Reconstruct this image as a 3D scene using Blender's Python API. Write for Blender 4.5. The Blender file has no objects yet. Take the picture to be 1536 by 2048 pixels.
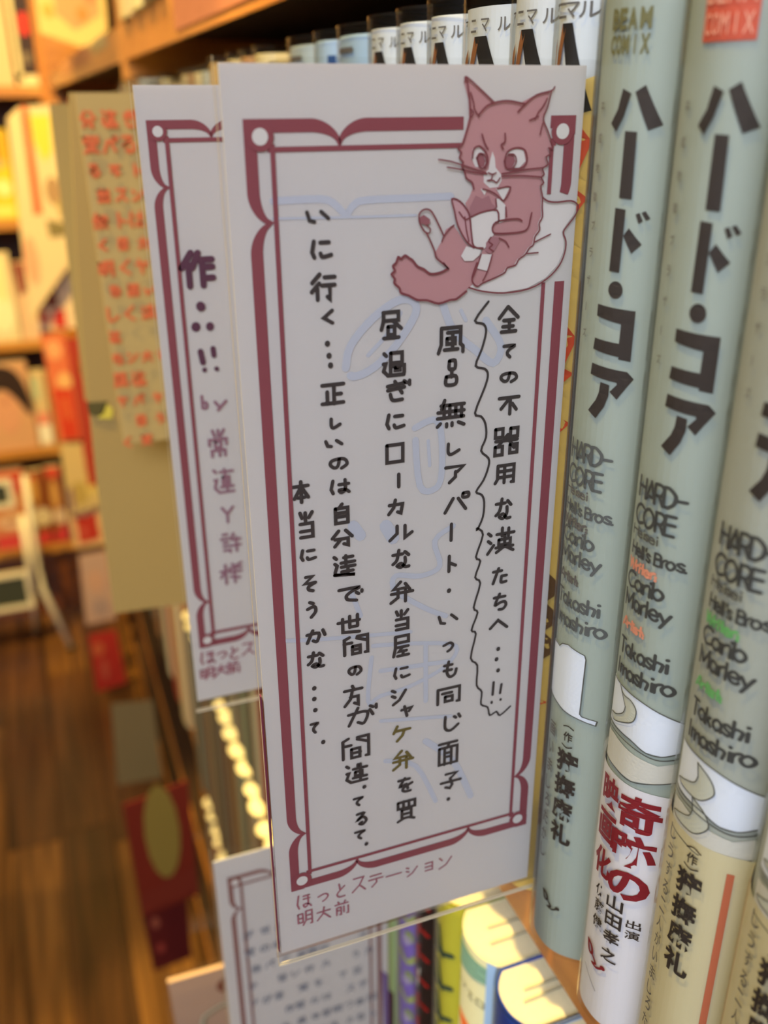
import bpy, bmesh, math, random
from mathutils import Vector, Matrix
from mathutils.geometry import tessellate_polygon

# ------------------------------------------------------------------ camera, world, lights, exposure
U = 0.087            # one modelling unit in metres (the camera stands one unit off the book spines)
HF = 13.4            # eye height over the floor, in units
C = bpy.context.scene.collection
sc = bpy.context.scene
def W(x, y, z): return Vector((x*U, y*U, (z+HF)*U))
def lin(c): return tuple(((v/255)/12.92 if v/255 <= 0.04045 else ((v/255+0.055)/1.055)**2.4) for v in c)

cam_d = bpy.data.cameras.new('camera'); cam = bpy.data.objects.new('camera', cam_d); C.objects.link(cam)
cam_d.sensor_fit = 'HORIZONTAL'; cam_d.sensor_width = 36.0; cam_d.lens = 36.0*1845/1536
cam_d.clip_start = 0.005; cam_d.clip_end = 50
RX = Vector((0.9351018, -0.3543115, -0.00692759))      # image right in world axes
RD = Vector((-0.14877045, -0.37474362, -0.91511452))   # image down
RF = Vector((0.32163952, 0.85675585, -0.40313451))     # view direction
m = Matrix((RX, -RD, -RF)).transposed().to_4x4(); m.translation = W(0, 0, 0)
cam.matrix_world = m
cam_d.dof.use_dof = True; cam_d.dof.focus_distance = 1.93*U; cam_d.dof.aperture_fstop = 18.0
sc.camera = cam

sc.view_settings.view_transform = 'Standard'; sc.view_settings.look = 'None'
sc.view_settings.exposure = 1.15; sc.view_settings.gamma = 1.0; sc.view_settings.use_curve_mapping = False

wd = bpy.data.worlds.new('world'); sc.world = wd; wd.use_nodes = True
wd.node_tree.nodes['Background'].inputs[0].default_value = (*lin((205, 200, 190)), 1)
wd.node_tree.nodes['Background'].inputs[1].default_value = 0.12

def light(name, kind, loc, target, power, col, size=0.3, size_y=None, spot=None, blend=0.4, spread=None):
    d = bpy.data.lights.new(name, kind); d.energy = power; d.color = lin(col)
    if kind == 'AREA':
        d.size = size
        if size_y: d.shape = 'RECTANGLE'; d.size_y = size_y
        if spread: d.spread = math.radians(spread)
    else: d.shadow_soft_size = size
    if kind == 'SPOT': d.spot_size = math.radians(spot); d.spot_blend = blend
    o = bpy.data.objects.new(name, d); C.objects.link(o)
    o.location = W(*loc); o.rotation_euler = (W(*target)-W(*loc)).to_track_quat('-Z', 'Y').to_euler()
    return o
WARM = (255, 222, 128); AMBER = (255, 218, 122)
# warm ceiling spots along the aisle (track lamps), cool daylight from the shop front behind the camera
light('track_spot', 'SPOT', (-3.3, 2.45, 13.4), (1.0, 1.9, -2.4), 62, WARM, 0.018, spot=30, blend=.3)
light('track_spot', 'SPOT', (-3.3, 7.6, 13.4), (1.0, 6.8, -5.0), 80, WARM, 0.018, spot=30, blend=.3)
light('track_spot', 'SPOT', (-5.5, 10.5, 12.6), (-1.0, 25.0, -4.0), 105, AMBER, 0.04, spot=44)
light('track_spot', 'SPOT', (-8.0, 12.0, 13.4), (1.0, 10.0, 0.0), 13, AMBER, 0.04, spot=50)
light('track_spot', 'SPOT', (-5.0, 21.0, 13.4), (-1.0, 18.6, -13.4), 26, AMBER, 0.02, spot=18, blend=.12)
light('shop_front_daylight', 'AREA', (-6.5, -9.0, 7.0), (0.8, 1.5, -1.0), 11.5, (221, 226, 240), 0.9, 0.7)
light('ceiling_panel', 'AREA', (-4.5, 3.0, 13.5), (-3.5, 3.0, 0.0), 2.8, (255, 226, 172), 0.8, 0.8)

# ------------------------------------------------------------------ materials
MC = {}
def node_mat(name):
    mt = bpy.data.materials.new(name); mt.use_nodes = True
    return mt, mt.node_tree, mt.node_tree.nodes['Principled BSDF']
def mat(name, col, rough=0.55, spec=0.3, var=0.0, scale=40, coat=0.0, translucent=0.0, trans_col=None, metal=0.0, bump=0.0):
    if name in MC: return MC[name]
    mt, nt, b = node_mat(name)
    b.inputs['Roughness'].default_value = rough
    b.inputs['Specular IOR Level'].default_value = spec
    b.inputs['Metallic'].default_value = metal
    b.inputs['Coat Weight'].default_value = coat
    b.inputs['Coat Roughness'].default_value = 0.15
    c = lin(col)
    b.inputs['Base Color'].default_value = (*c, 1)
    if var or bump:
        tc = nt.nodes.new('ShaderNodeTexCoord'); nz = nt.nodes.new('ShaderNodeTexNoise')
        nz.inputs['Scale'].default_value = scale; nz.inputs['Detail'].default_value = 4
        nt.links.new(tc.outputs['Object'], nz.inputs['Vector'])
        if var:
            mx = nt.nodes.new('ShaderNodeMix'); mx.data_type = 'RGBA'
            mx.inputs[6].default_value = (*[v*(1-var) for v in c], 1); mx.inputs[7].default_value = (*[min(1, v*(1+var)) for v in c], 1)
            nt.links.new(nz.outputs['Fac'], mx.inputs[0]); nt.links.new(mx.outputs[2], b.inputs['Base Color'])
        if bump:
            bp = nt.nodes.new('ShaderNodeBump'); bp.inputs['Strength'].default_value = bump; bp.inputs['Distance'].default_value = 0.001
            nt.links.new(nz.outputs['Fac'], bp.inputs['Height']); nt.links.new(bp.outputs[0], b.inputs['Normal'])
    if translucent:
        tr = nt.nodes.new('ShaderNodeBsdfTranslucent'); tr.inputs[0].default_value = (*lin(trans_col or col), 1)
        ms = nt.nodes.new('ShaderNodeMixShader'); ms.inputs[0].default_value = translucent
        nt.links.new(b.outputs[0], ms.inputs[1]); nt.links.new(tr.outputs[0], ms.inputs[2])
        nt.links.new(ms.outputs[0], nt.nodes['Material Output'].inputs[0])
    MC[name] = mt; return mt
def film(name, tint=(250, 248, 240), gloss=0.5, rough=0.12, bump=0.0, scale=60, edge=1.45):
    """clear plastic film: mostly transparent, mirror-like at grazing angles"""
    if name in MC: return MC[name]
    mt, nt, b = node_mat(name); nt.nodes.remove(b)
    t = nt.nodes.new('ShaderNodeBsdfTransparent'); t.inputs[0].default_value = (*lin(tint), 1)
    g = nt.nodes.new('ShaderNodeBsdfGlossy'); g.inputs['Roughness'].default_value = rough; g.inputs[0].default_value = (1, 1, 1, 1)
    fr = nt.nodes.new('ShaderNodeFresnel'); fr.inputs[0].default_value = edge
    ml = nt.nodes.new('ShaderNodeMath'); ml.operation = 'MULTIPLY'; ml.inputs[1].default_value = gloss
    nt.links.new(fr.outputs[0], ml.inputs[0])
    ms = nt.nodes.new('ShaderNodeMixShader')
    nt.links.new(ml.outputs[0], ms.inputs[0]); nt.links.new(t.outputs[0], ms.inputs[1]); nt.links.new(g.outputs[0], ms.inputs[2])
    nt.links.new(ms.outputs[0], nt.nodes['Material Output'].inputs[0])
    if bump:
        tc = nt.nodes.new('ShaderNodeTexCoord'); nz = nt.nodes.new('ShaderNodeTexNoise'); nz.inputs['Scale'].default_value = scale
        mp = nt.nodes.new('ShaderNodeMapping'); mp.inputs['Scale'].default_value = (1, 1, .35)
        bp = nt.nodes.new('ShaderNodeBump'); bp.inputs['Strength'].default_value = bump; bp.inputs['Distance'].default_value = 0.001
        nt.links.new(tc.outputs['Object'], mp.inputs[0]); nt.links.new(mp.outputs[0], nz.inputs['Vector'])
        nt.links.new(nz.outputs['Fac'], bp.inputs['Height']); nt.links.new(bp.outputs[0], g.inputs['Normal'])
    MC[name] = mt; return mt
def wood(name, c1, c2, scale=(3, 40, 40), rough=0.4, coat=0.15):
    if name in MC: return MC[name]
    mt, nt, b = node_mat(name); b.inputs['Roughness'].default_value = rough; b.inputs['Coat Weight'].default_value = coat
    b.inputs['Coat Roughness'].default_value = 0.2
    tc = nt.nodes.new('ShaderNodeTexCoord'); mp = nt.nodes.new('ShaderNodeMapping'); mp.inputs['Scale'].default_value = scale
    oi = nt.nodes.new('ShaderNodeObjectInfo'); ad = nt.nodes.new('ShaderNodeVectorMath'); ad.operation = 'ADD'
    ml = nt.nodes.new('ShaderNodeMath'); ml.operation = 'MULTIPLY'; ml.inputs[1].default_value = 37
    nz = nt.nodes.new('ShaderNodeTexNoise'); nz.inputs['Scale'].default_value = 1.0; nz.inputs['Detail'].default_value = 6; nz.inputs['Distortion'].default_value = 0.8
    rp = nt.nodes.new('ShaderNodeValToRGB'); rp.color_ramp.elements[0].position = .36; rp.color_ramp.elements[1].position = .64
    rp.color_ramp.elements[0].color = (*lin(c1), 1); rp.color_ramp.elements[1].color = (*lin(c2), 1)
    nt.links.new(tc.outputs['Object'], mp.inputs[0]); nt.links.new(mp.outputs[0], ad.inputs[0])
    nt.links.new(oi.outputs['Random'], ml.inputs[0]); nt.links.new(ml.outputs[0], ad.inputs[1])
    nt.links.new(ad.outputs[0], nz.inputs['Vector']); nt.links.new(nz.outputs['Fac'], rp.inputs[0]); nt.links.new(rp.outputs[0], b.inputs['Base Color'])
    MC[name] = mt; return mt
def ink(col, rough=0.6):
    n = 'ink_%d_%d_%d' % tuple(col)
    return mat(n, col, rough, 0.2)

# ------------------------------------------------------------------ object helpers
def tag(o, label=None, cat=None, group=None, kind=None):
    if label: o['label'] = label
    if cat: o['category'] = cat
    if group: o['group'] = group
    if kind: o['kind'] = kind
    return o
def mesh_data(name, V, F, mats, MI=None, smooth=False):
    me = bpy.data.meshes.new(name)
    me.from_pydata([(x*U, y*U, z*U) for x, y, z in V], [], F)
    if not isinstance(mats, (list, tuple)): mats = [mats]
    for q in mats: me.materials.append(q)
    if MI: me.polygons.foreach_set('material_index', MI)
    if smooth: me.polygons.foreach_set('use_smooth', [True]*len(F))
    me.update(); return me
def mk(name, V, F, mats, parent=None, loc=(0, 0, 0), MI=None, smooth=False, rot=0.0):
    me = mesh_data(name, V, F, mats, MI, smooth) if not isinstance(V, bpy.types.Mesh) else V
    o = bpy.data.objects.new(name, me); C.objects.link(o)
    if parent: o.parent = parent; o.location = Vector(loc)*U
    else: o.location = W(*loc)
    o.rotation_euler[2] = rot
    return o
def root(name, loc, label, cat, group=None, rot=0.0):
    o = bpy.data.objects.new(name, None); C.objects.link(o); o.location = W(*loc); o.empty_display_size = 0.02
    o.rotation_euler[2] = rot
    return tag(o, label, cat, group)
def box(V, F, x0, x1, y0, y1, z0, z1):
    n = len(V)
    V += [(x0, y0, z0), (x1, y0, z0), (x1, y1, z0), (x0, y1, z0), (x0, y0, z1), (x1, y0, z1), (x1, y1, z1), (x0, y1, z1)]
    F += [tuple(n+i for i in f) for f in ((3, 2, 1, 0), (4, 5, 6, 7), (0, 1, 5, 4), (1, 2, 6, 5), (2, 3, 7, 6), (3, 0, 4, 7))]
def boxes(*bs):
    V, F = [], []
    for b in bs: box(V, F, *b)
    return V, F
def bevel(o, w=0.02, seg=2):
    md = o.modifiers.new('bevel', 'BEVEL'); md.width = w*U; md.segments = seg; md.limit_method = 'ANGLE'
    return o
def tube(V, F, pts, r, n=8):
    base = len(V); P = [Vector(p) for p in pts]
    for i, p in enumerate(P):
        d = (P[min(i+1, len(P)-1)]-P[max(i-1, 0)]).normalized()
        a = d.cross(Vector((0, 0, 1)));  a = a.normalized() if a.length > 1e-3 else Vector((1, 0, 0))
        b = d.cross(a).normalized()
        rr = r[i] if isinstance(r, (list, tuple)) else r
        for k in range(n):
            t = 2*math.pi*k/n; V.append(tuple(p+a*math.cos(t)*rr+b*math.sin(t)*rr))
    for i in range(len(P)-1):
        for k in range(n):
            F.append((base+i*n+k, base+i*n+(k+1) % n, base+(i+1)*n+(k+1) % n, base+(i+1)*n+k))
    F.append(tuple(base+k for k in range(n))[::-1]); F.append(tuple(base+(len(P)-1)*n+k for k in range(n)))

# ------------------------------------------------------------------ flat printing (ink shapes on paper and covers)
GC = {}
def glyph(ch, bold):
    k = (ch, bold)
    if k in GC: return GC[k]
    c = bpy.data.curves.new('glyph', 'FONT'); c.body = ch; c.offset = bold; c.resolution_u = 3
    o = bpy.data.objects.new('glyph', c); C.objects.link(o); bpy.context.view_layer.update()
    me = o.to_mesh(); me.calc_loop_triangles()
    vs = [v.co[:2] for v in me.vertices]; ts = [tuple(t.vertices) for t in me.loop_triangles]
    o.to_mesh_clear(); bpy.data.objects.remove(o); bpy.data.curves.remove(c)
    if vs:
        x0 = min(v[0] for v in vs); x1 = max(v[0] for v in vs); y0 = min(v[1] for v in vs); y1 = max(v[1] for v in vs)
        vs = [((v[0]-x0)/max(1e-6, x1-x0)-.5, (v[1]-y0)/max(1e-6, y1-y0)-.5) for v in vs]
    GC[k] = (vs, ts); return GC[k]
def smooth(pts, n=4):
    if len(pts) < 3: return pts
    P = [pts[0]]+list(pts)+[pts[-1]]; out = []
    for i in range(1, len(P)-2):
        p0, p1, p2, p3 = P[i-1:i+3]
        for k in range(n):
            t = k/n
            out.append(tuple(.5*((2*p1[j])+(-p0[j]+p2[j])*t+(2*p0[j]-5*p1[j]+4*p2[j]-p3[j])*t*t+(-p0[j]+3*p1[j]-3*p2[j]+p3[j])*t**3) for j in (0, 1)))
    out.append(pts[-1]); return out
class Print:
    def __init__(s, maxlen=1.0): s.T = []; s.maxlen = maxlen; s.mats = []; s.k = 0
    def up(s, L): s.k += 1; return L+(s.k % 4)*.5
    def mi(s, m):
        if m not in s.mats: s.mats.append(m)
        return s.mats.index(m)
    def tri(s, a, b, c, m, L):
        e = ((a[0]-b[0])**2+(a[1]-b[1])**2, (b[0]-c[0])**2+(b[1]-c[1])**2, (c[0]-a[0])**2+(c[1]-a[1])**2)
        k = e.index(max(e))
        if e[k] > s.maxlen**2:
            a, b, c = ((a, b, c), (b, c, a), (c, a, b))[k]
            h = ((a[0]+b[0])/2, (a[1]+b[1])/2)
            s.tri(a, h, c, m, L); s.tri(h, b, c, m, L)
        else: s.T.append((a, b, c, m, L))
    def poly(s, pts, mt, L=1):
        m = s.mi(mt)
        for t in tessellate_polygon([[Vector((p[0], p[1], 0)) for p in pts]]):
            s.tri(*[tuple(pts[i][:2]) for i in t], m, L)
        return s
    def rect(s, x0, z0, x1, z1, mt, L=1): return s.poly([(x0, z0), (x1, z0), (x1, z1), (x0, z1)], mt, L)
    def disc(s, x, z, rx, mt, L=1, rz=None, n=14):
        rz = rz or rx
        return s.poly([(x+rx*math.cos(2*math.pi*i/n), z+rz*math.sin(2*math.pi*i/n)) for i in range(n)], mt, L)
    def line(s, pts, w, mt, L=1, caps=True):
        """pen stroke as one mitred strip with round ends (no face lies over another)"""
        m = s.mi(mt); L = s.up(L) if caps else L; ws = list(w) if isinstance(w, (list, tuple)) else [w]*len(pts)
        q = [(tuple(pts[0]), ws[0])]
        for p, x in zip(pts[1:], ws[1:]):
            if math.hypot(p[0]-q[-1][0][0], p[1]-q[-1][0][1]) > 1e-5: q.append((tuple(p), x))
        n = len(q)
        if n < 2: s.k -= 1; return s.disc(q[0][0][0], q[0][0][1], ws[0]*.62, mt, L, n=8)
        D = []
        for i in range(n-1):
            dx, dy = q[i+1][0][0]-q[i][0][0], q[i+1][0][1]-q[i][0][1]; d = math.hypot(dx, dy); D.append((dx/d, dy/d))
        LR = []
        for i in range(n):
            a, b = D[max(i-1, 0)], D[min(i, n-2)]; r = q[i][1]/2
            tx, ty = a[0]+b[0], a[1]+b[1]; l = math.hypot(tx, ty)
            if l < .35: tx, ty, l = a[0], a[1], 1.0
            nx, ny = -ty/l, tx/l; c = max(.5, abs(nx*-a[1]+ny*a[0])); r /= c
            x, y = q[i][0]; LR.append(((x+nx*r, y+ny*r), (x-nx*r, y-ny*r)))
        for i in range(n-1):
            s.tri(LR[i][0], LR[i][1], LR[i+1][1], m, L); s.tri(LR[i][0], LR[i+1][1], LR[i+1][0], m, L)
        if caps:
            for (x, y), (dx, dy), r in ((q[0][0], (-D[0][0], -D[0][1]), q[0][1]/2), (q[-1][0], D[-1], q[-1][1]/2)):
                a0 = math.atan2(dy, dx)-math.pi/2; k = 4
                c = [(x+r*math.cos(a0+math.pi*j/k), y+r*math.sin(a0+math.pi*j/k)) for j in range(k+1)]
                for j in range(k): s.tri((x, y), c[j], c[j+1], m, L)
        return s
    def font(s, ch, x, z, w, h, mt, L=1, bold=0.015, rot=0):
        m = s.mi(mt); L = s.up(L); vs, ts = glyph(ch, bold); ca, sa = math.cos(rot), math.sin(rot)
        if ch in 'ー|I': w = w*.16
        P = [(x+(v[0]*w)*ca-(v[1]*h)*sa, z+(v[0]*w)*sa+(v[1]*h)*ca) for v in vs]
        for t in ts: s.tri(P[t[0]], P[t[1]], P[t[2]], m, L)
        return s
    def build(s, name, parent, fn):
        V, F, MI = [], [], []
        for a, b, c, m, L in s.T:
            n = len(V); V += [fn(*a, L), fn(*b, L), fn(*c, L)]; F.append((n, n+1, n+2)); MI.append(m)
        return mk(name, V, F, s.mats, parent, MI=MI) if F else None

# strokes on a 0..9 grid (x right, y down); '~' marks a smooth stroke
K = {
'全': '4004 4094 2575 2777 5558 1989', 'て': '~01815335374859', 'の': '~514728051251829669', '不': '0191 5116 5259 6487',
'器': '0030330300 6090936360 0494 5216 5387 0636390906 6696996966', '用': '101709 10808979 1383 1686 4049',
'な': '0252 ~302507 6183 ~64674928476989', '漢': '0112 0415 0926 3292 5053 7073 4484864644 6367 3797 6739 6799',
'た': '0252 3009 5585 ~565989', 'ち': '0282 ~40165585977949', 'へ': '064197', '風': '101609 1080869799 3272 3464663634 5258 2878',
'呂': '~3070733330 5356 ~1686891916', '無': '2013 1292 0494 0696 2226 4246 6266 8286 1809 3839 5859 7899', 'し': '~20274996',
'ア': '009063 535629', 'パ': '3209 5288 ~7090927270', '|': '5059', 'ト': '3039 3486', 'い': '011738 6196', 'つ': '~0260937749',
'も': '~4036598895 1262 1565', '同': '0009 00909989 2363 3565683835', 'じ': '~10174986 6172 8092', '面': '0090 5042 0292990902 3239 6269 3464 3666',
'子': '207043 43574928 0595', '昼': '10808313 101306 5396 3565683835 1989', '過': '0011 041407 072999 3080843430 38359598 5676775756',
'ぎ': '0271 0473 3066 ~162969 7081 9092', 'に': '100619 4181 ~475998', 'ロ': '0090990900', 'カ': '0383795 ~403509', 'ル': '303509 606895',
'弁': '401373 6184 0595 343709 6469', '当': '4043 1022 8062 14848919 1787', '屋': '10808313 101509 2585 553777 5759 2989',
'シ': '0122 0425 195792', 'ャ': '038265 2049', 'ケ': '2004 1393 635629', 'を': '0171 ~40155467 ~9446385989',
'買': '0090930300 3033 6063 2474782824 2676 3809 6899', '行': '3003 3306 2529 5191 4494 747968', 'く': '701579',
'正': '0191 5159 5585 2429 0999', 'は': '100619 4393 ~707759477799', '自': '5032 1282891912 1484 1686', '分': '3004 6094 15757958 4519',
'達': '0011 031407 089908 5054 4181 3393 3595 3787 6568', 'で': '~01815335374879 7485 9394', '世': '0393 212899 5056 8086 5686',
'間': '20010409 0333 50909989 5193 3565693935 3767', '方': '4052 0292 423609 35757958', 'が': '~03635938 3009 7285 7081 9092',
'違': '0011 041407 072999 5052 3292 4474764644 3797 6068', 'る': '~1070156396693857', '本': '0292 5059 5217 5297 3777',
'そ': '20701494 ~94464879', 'う': '3061 ~14738649', 'か': '~03635938 3009 8195', '作': '3004 2329 5034 4292 6269 6494 6797',
'常': '5052 2032 8062 05039395 3464663634 19178789 5659', '連': '0011 041407 072999 3191 4373764643 3797 5068', 'Y': '0044 9044 4449',
'様': '0343 2029 2306 5061 9071 4292 4494 6269 4687', '許': '1030 0242 1434 1636 18384849 6052 5393 4696 7279',
'ほ': '100619 4181 4383 ~717759477799', 'っ': '~0260937749', 'と': '3044 ~8235173989', 'ス': '10805509 5599', 'テ': '1080 0393 535629',
'-': '0595', 'ョ': '11818919 1585', 'ン': '0123 095792', '明': '0131370701 0434 505639 50909989 5393 5696', '大': '0393 504509 4499',
'前': '2032 7062 0292 1419 14444939 1646 6468 949989', 'b': '1019 ~1555675919', 'y': '0448 9429', '・': '5551',
}
K['カ'] = '03837958 403509'
def stroke(P, ch, x, z, w, h, pen, mt, L=1, jit=0.0, rnd=None):
    if ch == '・': P.line([(x, z), (x+.0001, z+pen*.25)], pen*1.45, mt, L); return
    for st in K.get(ch, '0990').split():
        sm = st[0] == '~'; st = st.lstrip('~')
        pts = [(int(st[i], 16)/9, int(st[i+1], 16)/9) for i in range(0, len(st)-1, 2)]
        if sm: pts = smooth(pts, 4)
        if jit: dx, dy = rnd.uniform(-jit, jit), rnd.uniform(-jit, jit)
        else: dx = dy = 0
        P.line([(x+(a-.5+dx)*w, z+(.5-b-dy)*h) for a, b in pts], pen, mt, L)
# single-line geometric sans for the romaji on the spines: glyph -> (advance, strokes)
R = {'H': (7.6, '0009 7079 0474'), 'A': (8, '0940 4089 1767'), 'R': (6.4, '0009 ~0040624505 3569'), 'D': (8, '0009 ~003062746739 0939'), '-': (5.5, '0545'),
'C': (8.6, '~81502104174988'), 'O': (10, '~502104174978958250'), 'E': (6.2, '0009 0050 0454 0959'), 'e': (7, '0666 ~66543314061839 69'),
'i': (2.6, '1419 1111'), 's': (5, '~442304264739 08'), 'l': (2.6, '1019'), "'": (2.4, '1012'), 'B': (6.8, '0009 ~0040624404 ~0444665909'),
'r': (4, '0409 ~06143343'), 'o': (7.4, '~331406183958665433'), '.': (3, '0909'), 'a': (7.6, '~331406183958665433 6469'), 'b': (7.4, '~331406183958665433 0009'),
'M': (10.5, '0900 0047 4790 9099'), 'y': (6.6, '0439 641c'), 'T': (6.6, '0060 3039'), 'k': (6, '0009 4406 1649'), 'h': (6.4, '0009 ~0614345549'),
'm': (9.6, '0409 ~0614344449 ~4664748499'), 'W': (11, '0029 2950 5079 79a0'), 't': (4.4, '2029 0444'), ':': (3.4, '1616 1919'), 'I': (3, '1019'), ' ': (4, ''), 'X': (7, '0069 6009')}
R['e'] = (7.2, '0666 ~665433140618395968'); R['s'] = (5.2, '~442304264739 3908'); R['s'] = (5.2, '~44230426473908')
R['D'] = (8, '0009 ~003062746739 3909')
def romaji(P, txt, x, z, cap, pen, mt, L=1, width=None):
    k = cap/9; tot = sum(R[c][0] for c in txt)*k; sx = (width/tot if width else 1)*k
    for c in txt:
        adv, ss = R[c]
        for st in ss.split():
            sm = st[0] == '~'; st = st.lstrip('~')
            pts = [(int(st[i], 16), int(st[i+1], 16)) for i in range(0, len(st)-1, 2)]
            if sm: pts = smooth(pts, 3)
            P.line([(x+a*sx, z+(9-b)*k) for a, b in pts], pen, mt, L)
        x += adv*sx
HAND = [('全',8667,-3846,442,543),('て',8712,-4478,280,284),('の',8729,-5022,375,229),('不',8760,-5603,484,449),('器',8743,-6389,539,608),('用',8769,-7118,500,433),('な',8773,-7913,423,531),('漢',8726,-8666,675,632),('た',8768,-9520,400,403),('ち',8788,-10195,329,440),('へ',8779,-10802,461,371),('・',8797,-11444,103,108),('・',8771,-11722,104,109),('・',8825,-12036,105,111),('風',7435,-4142,552,538),('呂',7451,-4798,280,524),('無',7471,-5620,616,607),('し',7512,-6390,336,259),('ア',7582,-6957,432,377),('パ',7645,-7607,577,434),('|',7534,-8269,69,422),('ト',7552,-9008,284,411),('・',7520,-9674,95,99),('い',7512,-10374,462,281),('つ',7529,-11101,246,236),('も',7579,-11696,375,458),('同',7571,-12400,583,443),('じ',7666,-13194,464,457),('面',7595,-14054,497,678),('子',7693,-14887,559,487),('・',7640,-15451,107,124),('昼',6192,-3757,421,517),('過',6250,-4509,450,487),('ぎ',6342,-5032,478,399),('に',6278,-5652,399,307),('ロ',6266,-6317,362,401),('|',6340,-6907,65,303),('カ',6295,-7482,350,333),('ル',6394,-8073,512,342),('な',6417,-8679,429,445),('弁',6417,-9465,527,532),('当',6418,-10153,372,498),('屋',6418,-10809,424,536),('に',6419,-11496,382,289),('シ',6346,-12102,362,483),('ャ',6554,-12563,294,301),('ケ',6419,-13137,419,447),('弁',6445,-13897,526,576),('を',6509,-14661,382,445),('買',6537,-15437,465,641),('い',4830,-1758,416,232),('に',4883,-2301,386,307),('行',4897,-2964,468,494),('く',4982,-3509,266,254),('・',4937,-4003,76,74),('・',4959,-4230,77,75),('・',4982,-4412,77,75),('正',5015,-4935,453,466),('し',5026,-5539,240,199),('い',5004,-5941,342,162),('の',5093,-6355,367,248),('は',5100,-6850,392,296),('自',5115,-7435,355,456),('分',5121,-7978,445,378),('達',5159,-8608,473,503),('で',5262,-9293,525,377),('世',5211,-10016,510,461),('間',5357,-10543,564,472),('の',5321,-11179,296,254),('方',5273,-11816,438,548),('が',5472,-12400,705,482),('間',5301,-13229,641,607),('違',5311,-13950,530,539),('・',5485,-14407,97,115),('て',5343,-14787,245,263),('る',5395,-15325,272,359),('て',5361,-15785,274,273),('・',5507,-16127,88,108),('本',4292,-6855,340,480),('当',4383,-7554,346,582),('に',4396,-8218,331,244),('そ',4390,-8886,273,365),('う',4418,-9487,234,398),('か',4480,-10124,411,313),('な',4479,-10702,394,394),('・',4396,-11426,88,101),('・',4385,-11694,89,102),('・',4397,-11984,89,103),('て',4368,-12425,180,290),('・',4547,-12879,80,94)]
FOOT = [('ほ',3914,-17349,341,409),('っ',4386,-17416,248,222),('と',4832,-17341,252,415),('ス',5294,-17335,333,417),('テ',5735,-17367,364,356),('-',6209,-17345,397,130),('シ',6689,-17388,296,328),('ョ',7150,-17405,246,264),('ン',7602,-17417,333,399),('明',3915,-17899,345,417),('大',4381,-17918,326,388),('前',4842,-17915,331,423)]
WAVE = [[8209,-3470],[7934,-3814],[8122,-3900],[8181,-4061],[8101,-4393],[7980,-4712],[8184,-4795],[8258,-4927],[8200,-5172],[8001,-5685],[8142,-5779],[8245,-5948],[8271,-6241],[8171,-6520],[8347,-6706],[8355,-6897],[8253,-7183],[8092,-7422],[8223,-7512],[8288,-7690],[8272,-8027],[8153,-8308],[8152,-8274],[8291,-8454],[8142,-8955],[8252,-9082],[8142,-9457],[8273,-9628],[8133,-10208],[8236,-10361],[8099,-10785],[8212,-10906],[8105,-11522],[8281,-11760],[8282,-12302],[8423,-12520],[8417,-12868],[8595,-12998],[8663,-13246],[8835,-13186],[8939,-13319],[9204,-13127]]
BANG = [[[8722,-12329],[8711,-12676]],[[8694,-12869],[8695,-12898]],[[8936,-12438],[8909,-12684]],[[8931,-12859],[8931,-12873]]]
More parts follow.
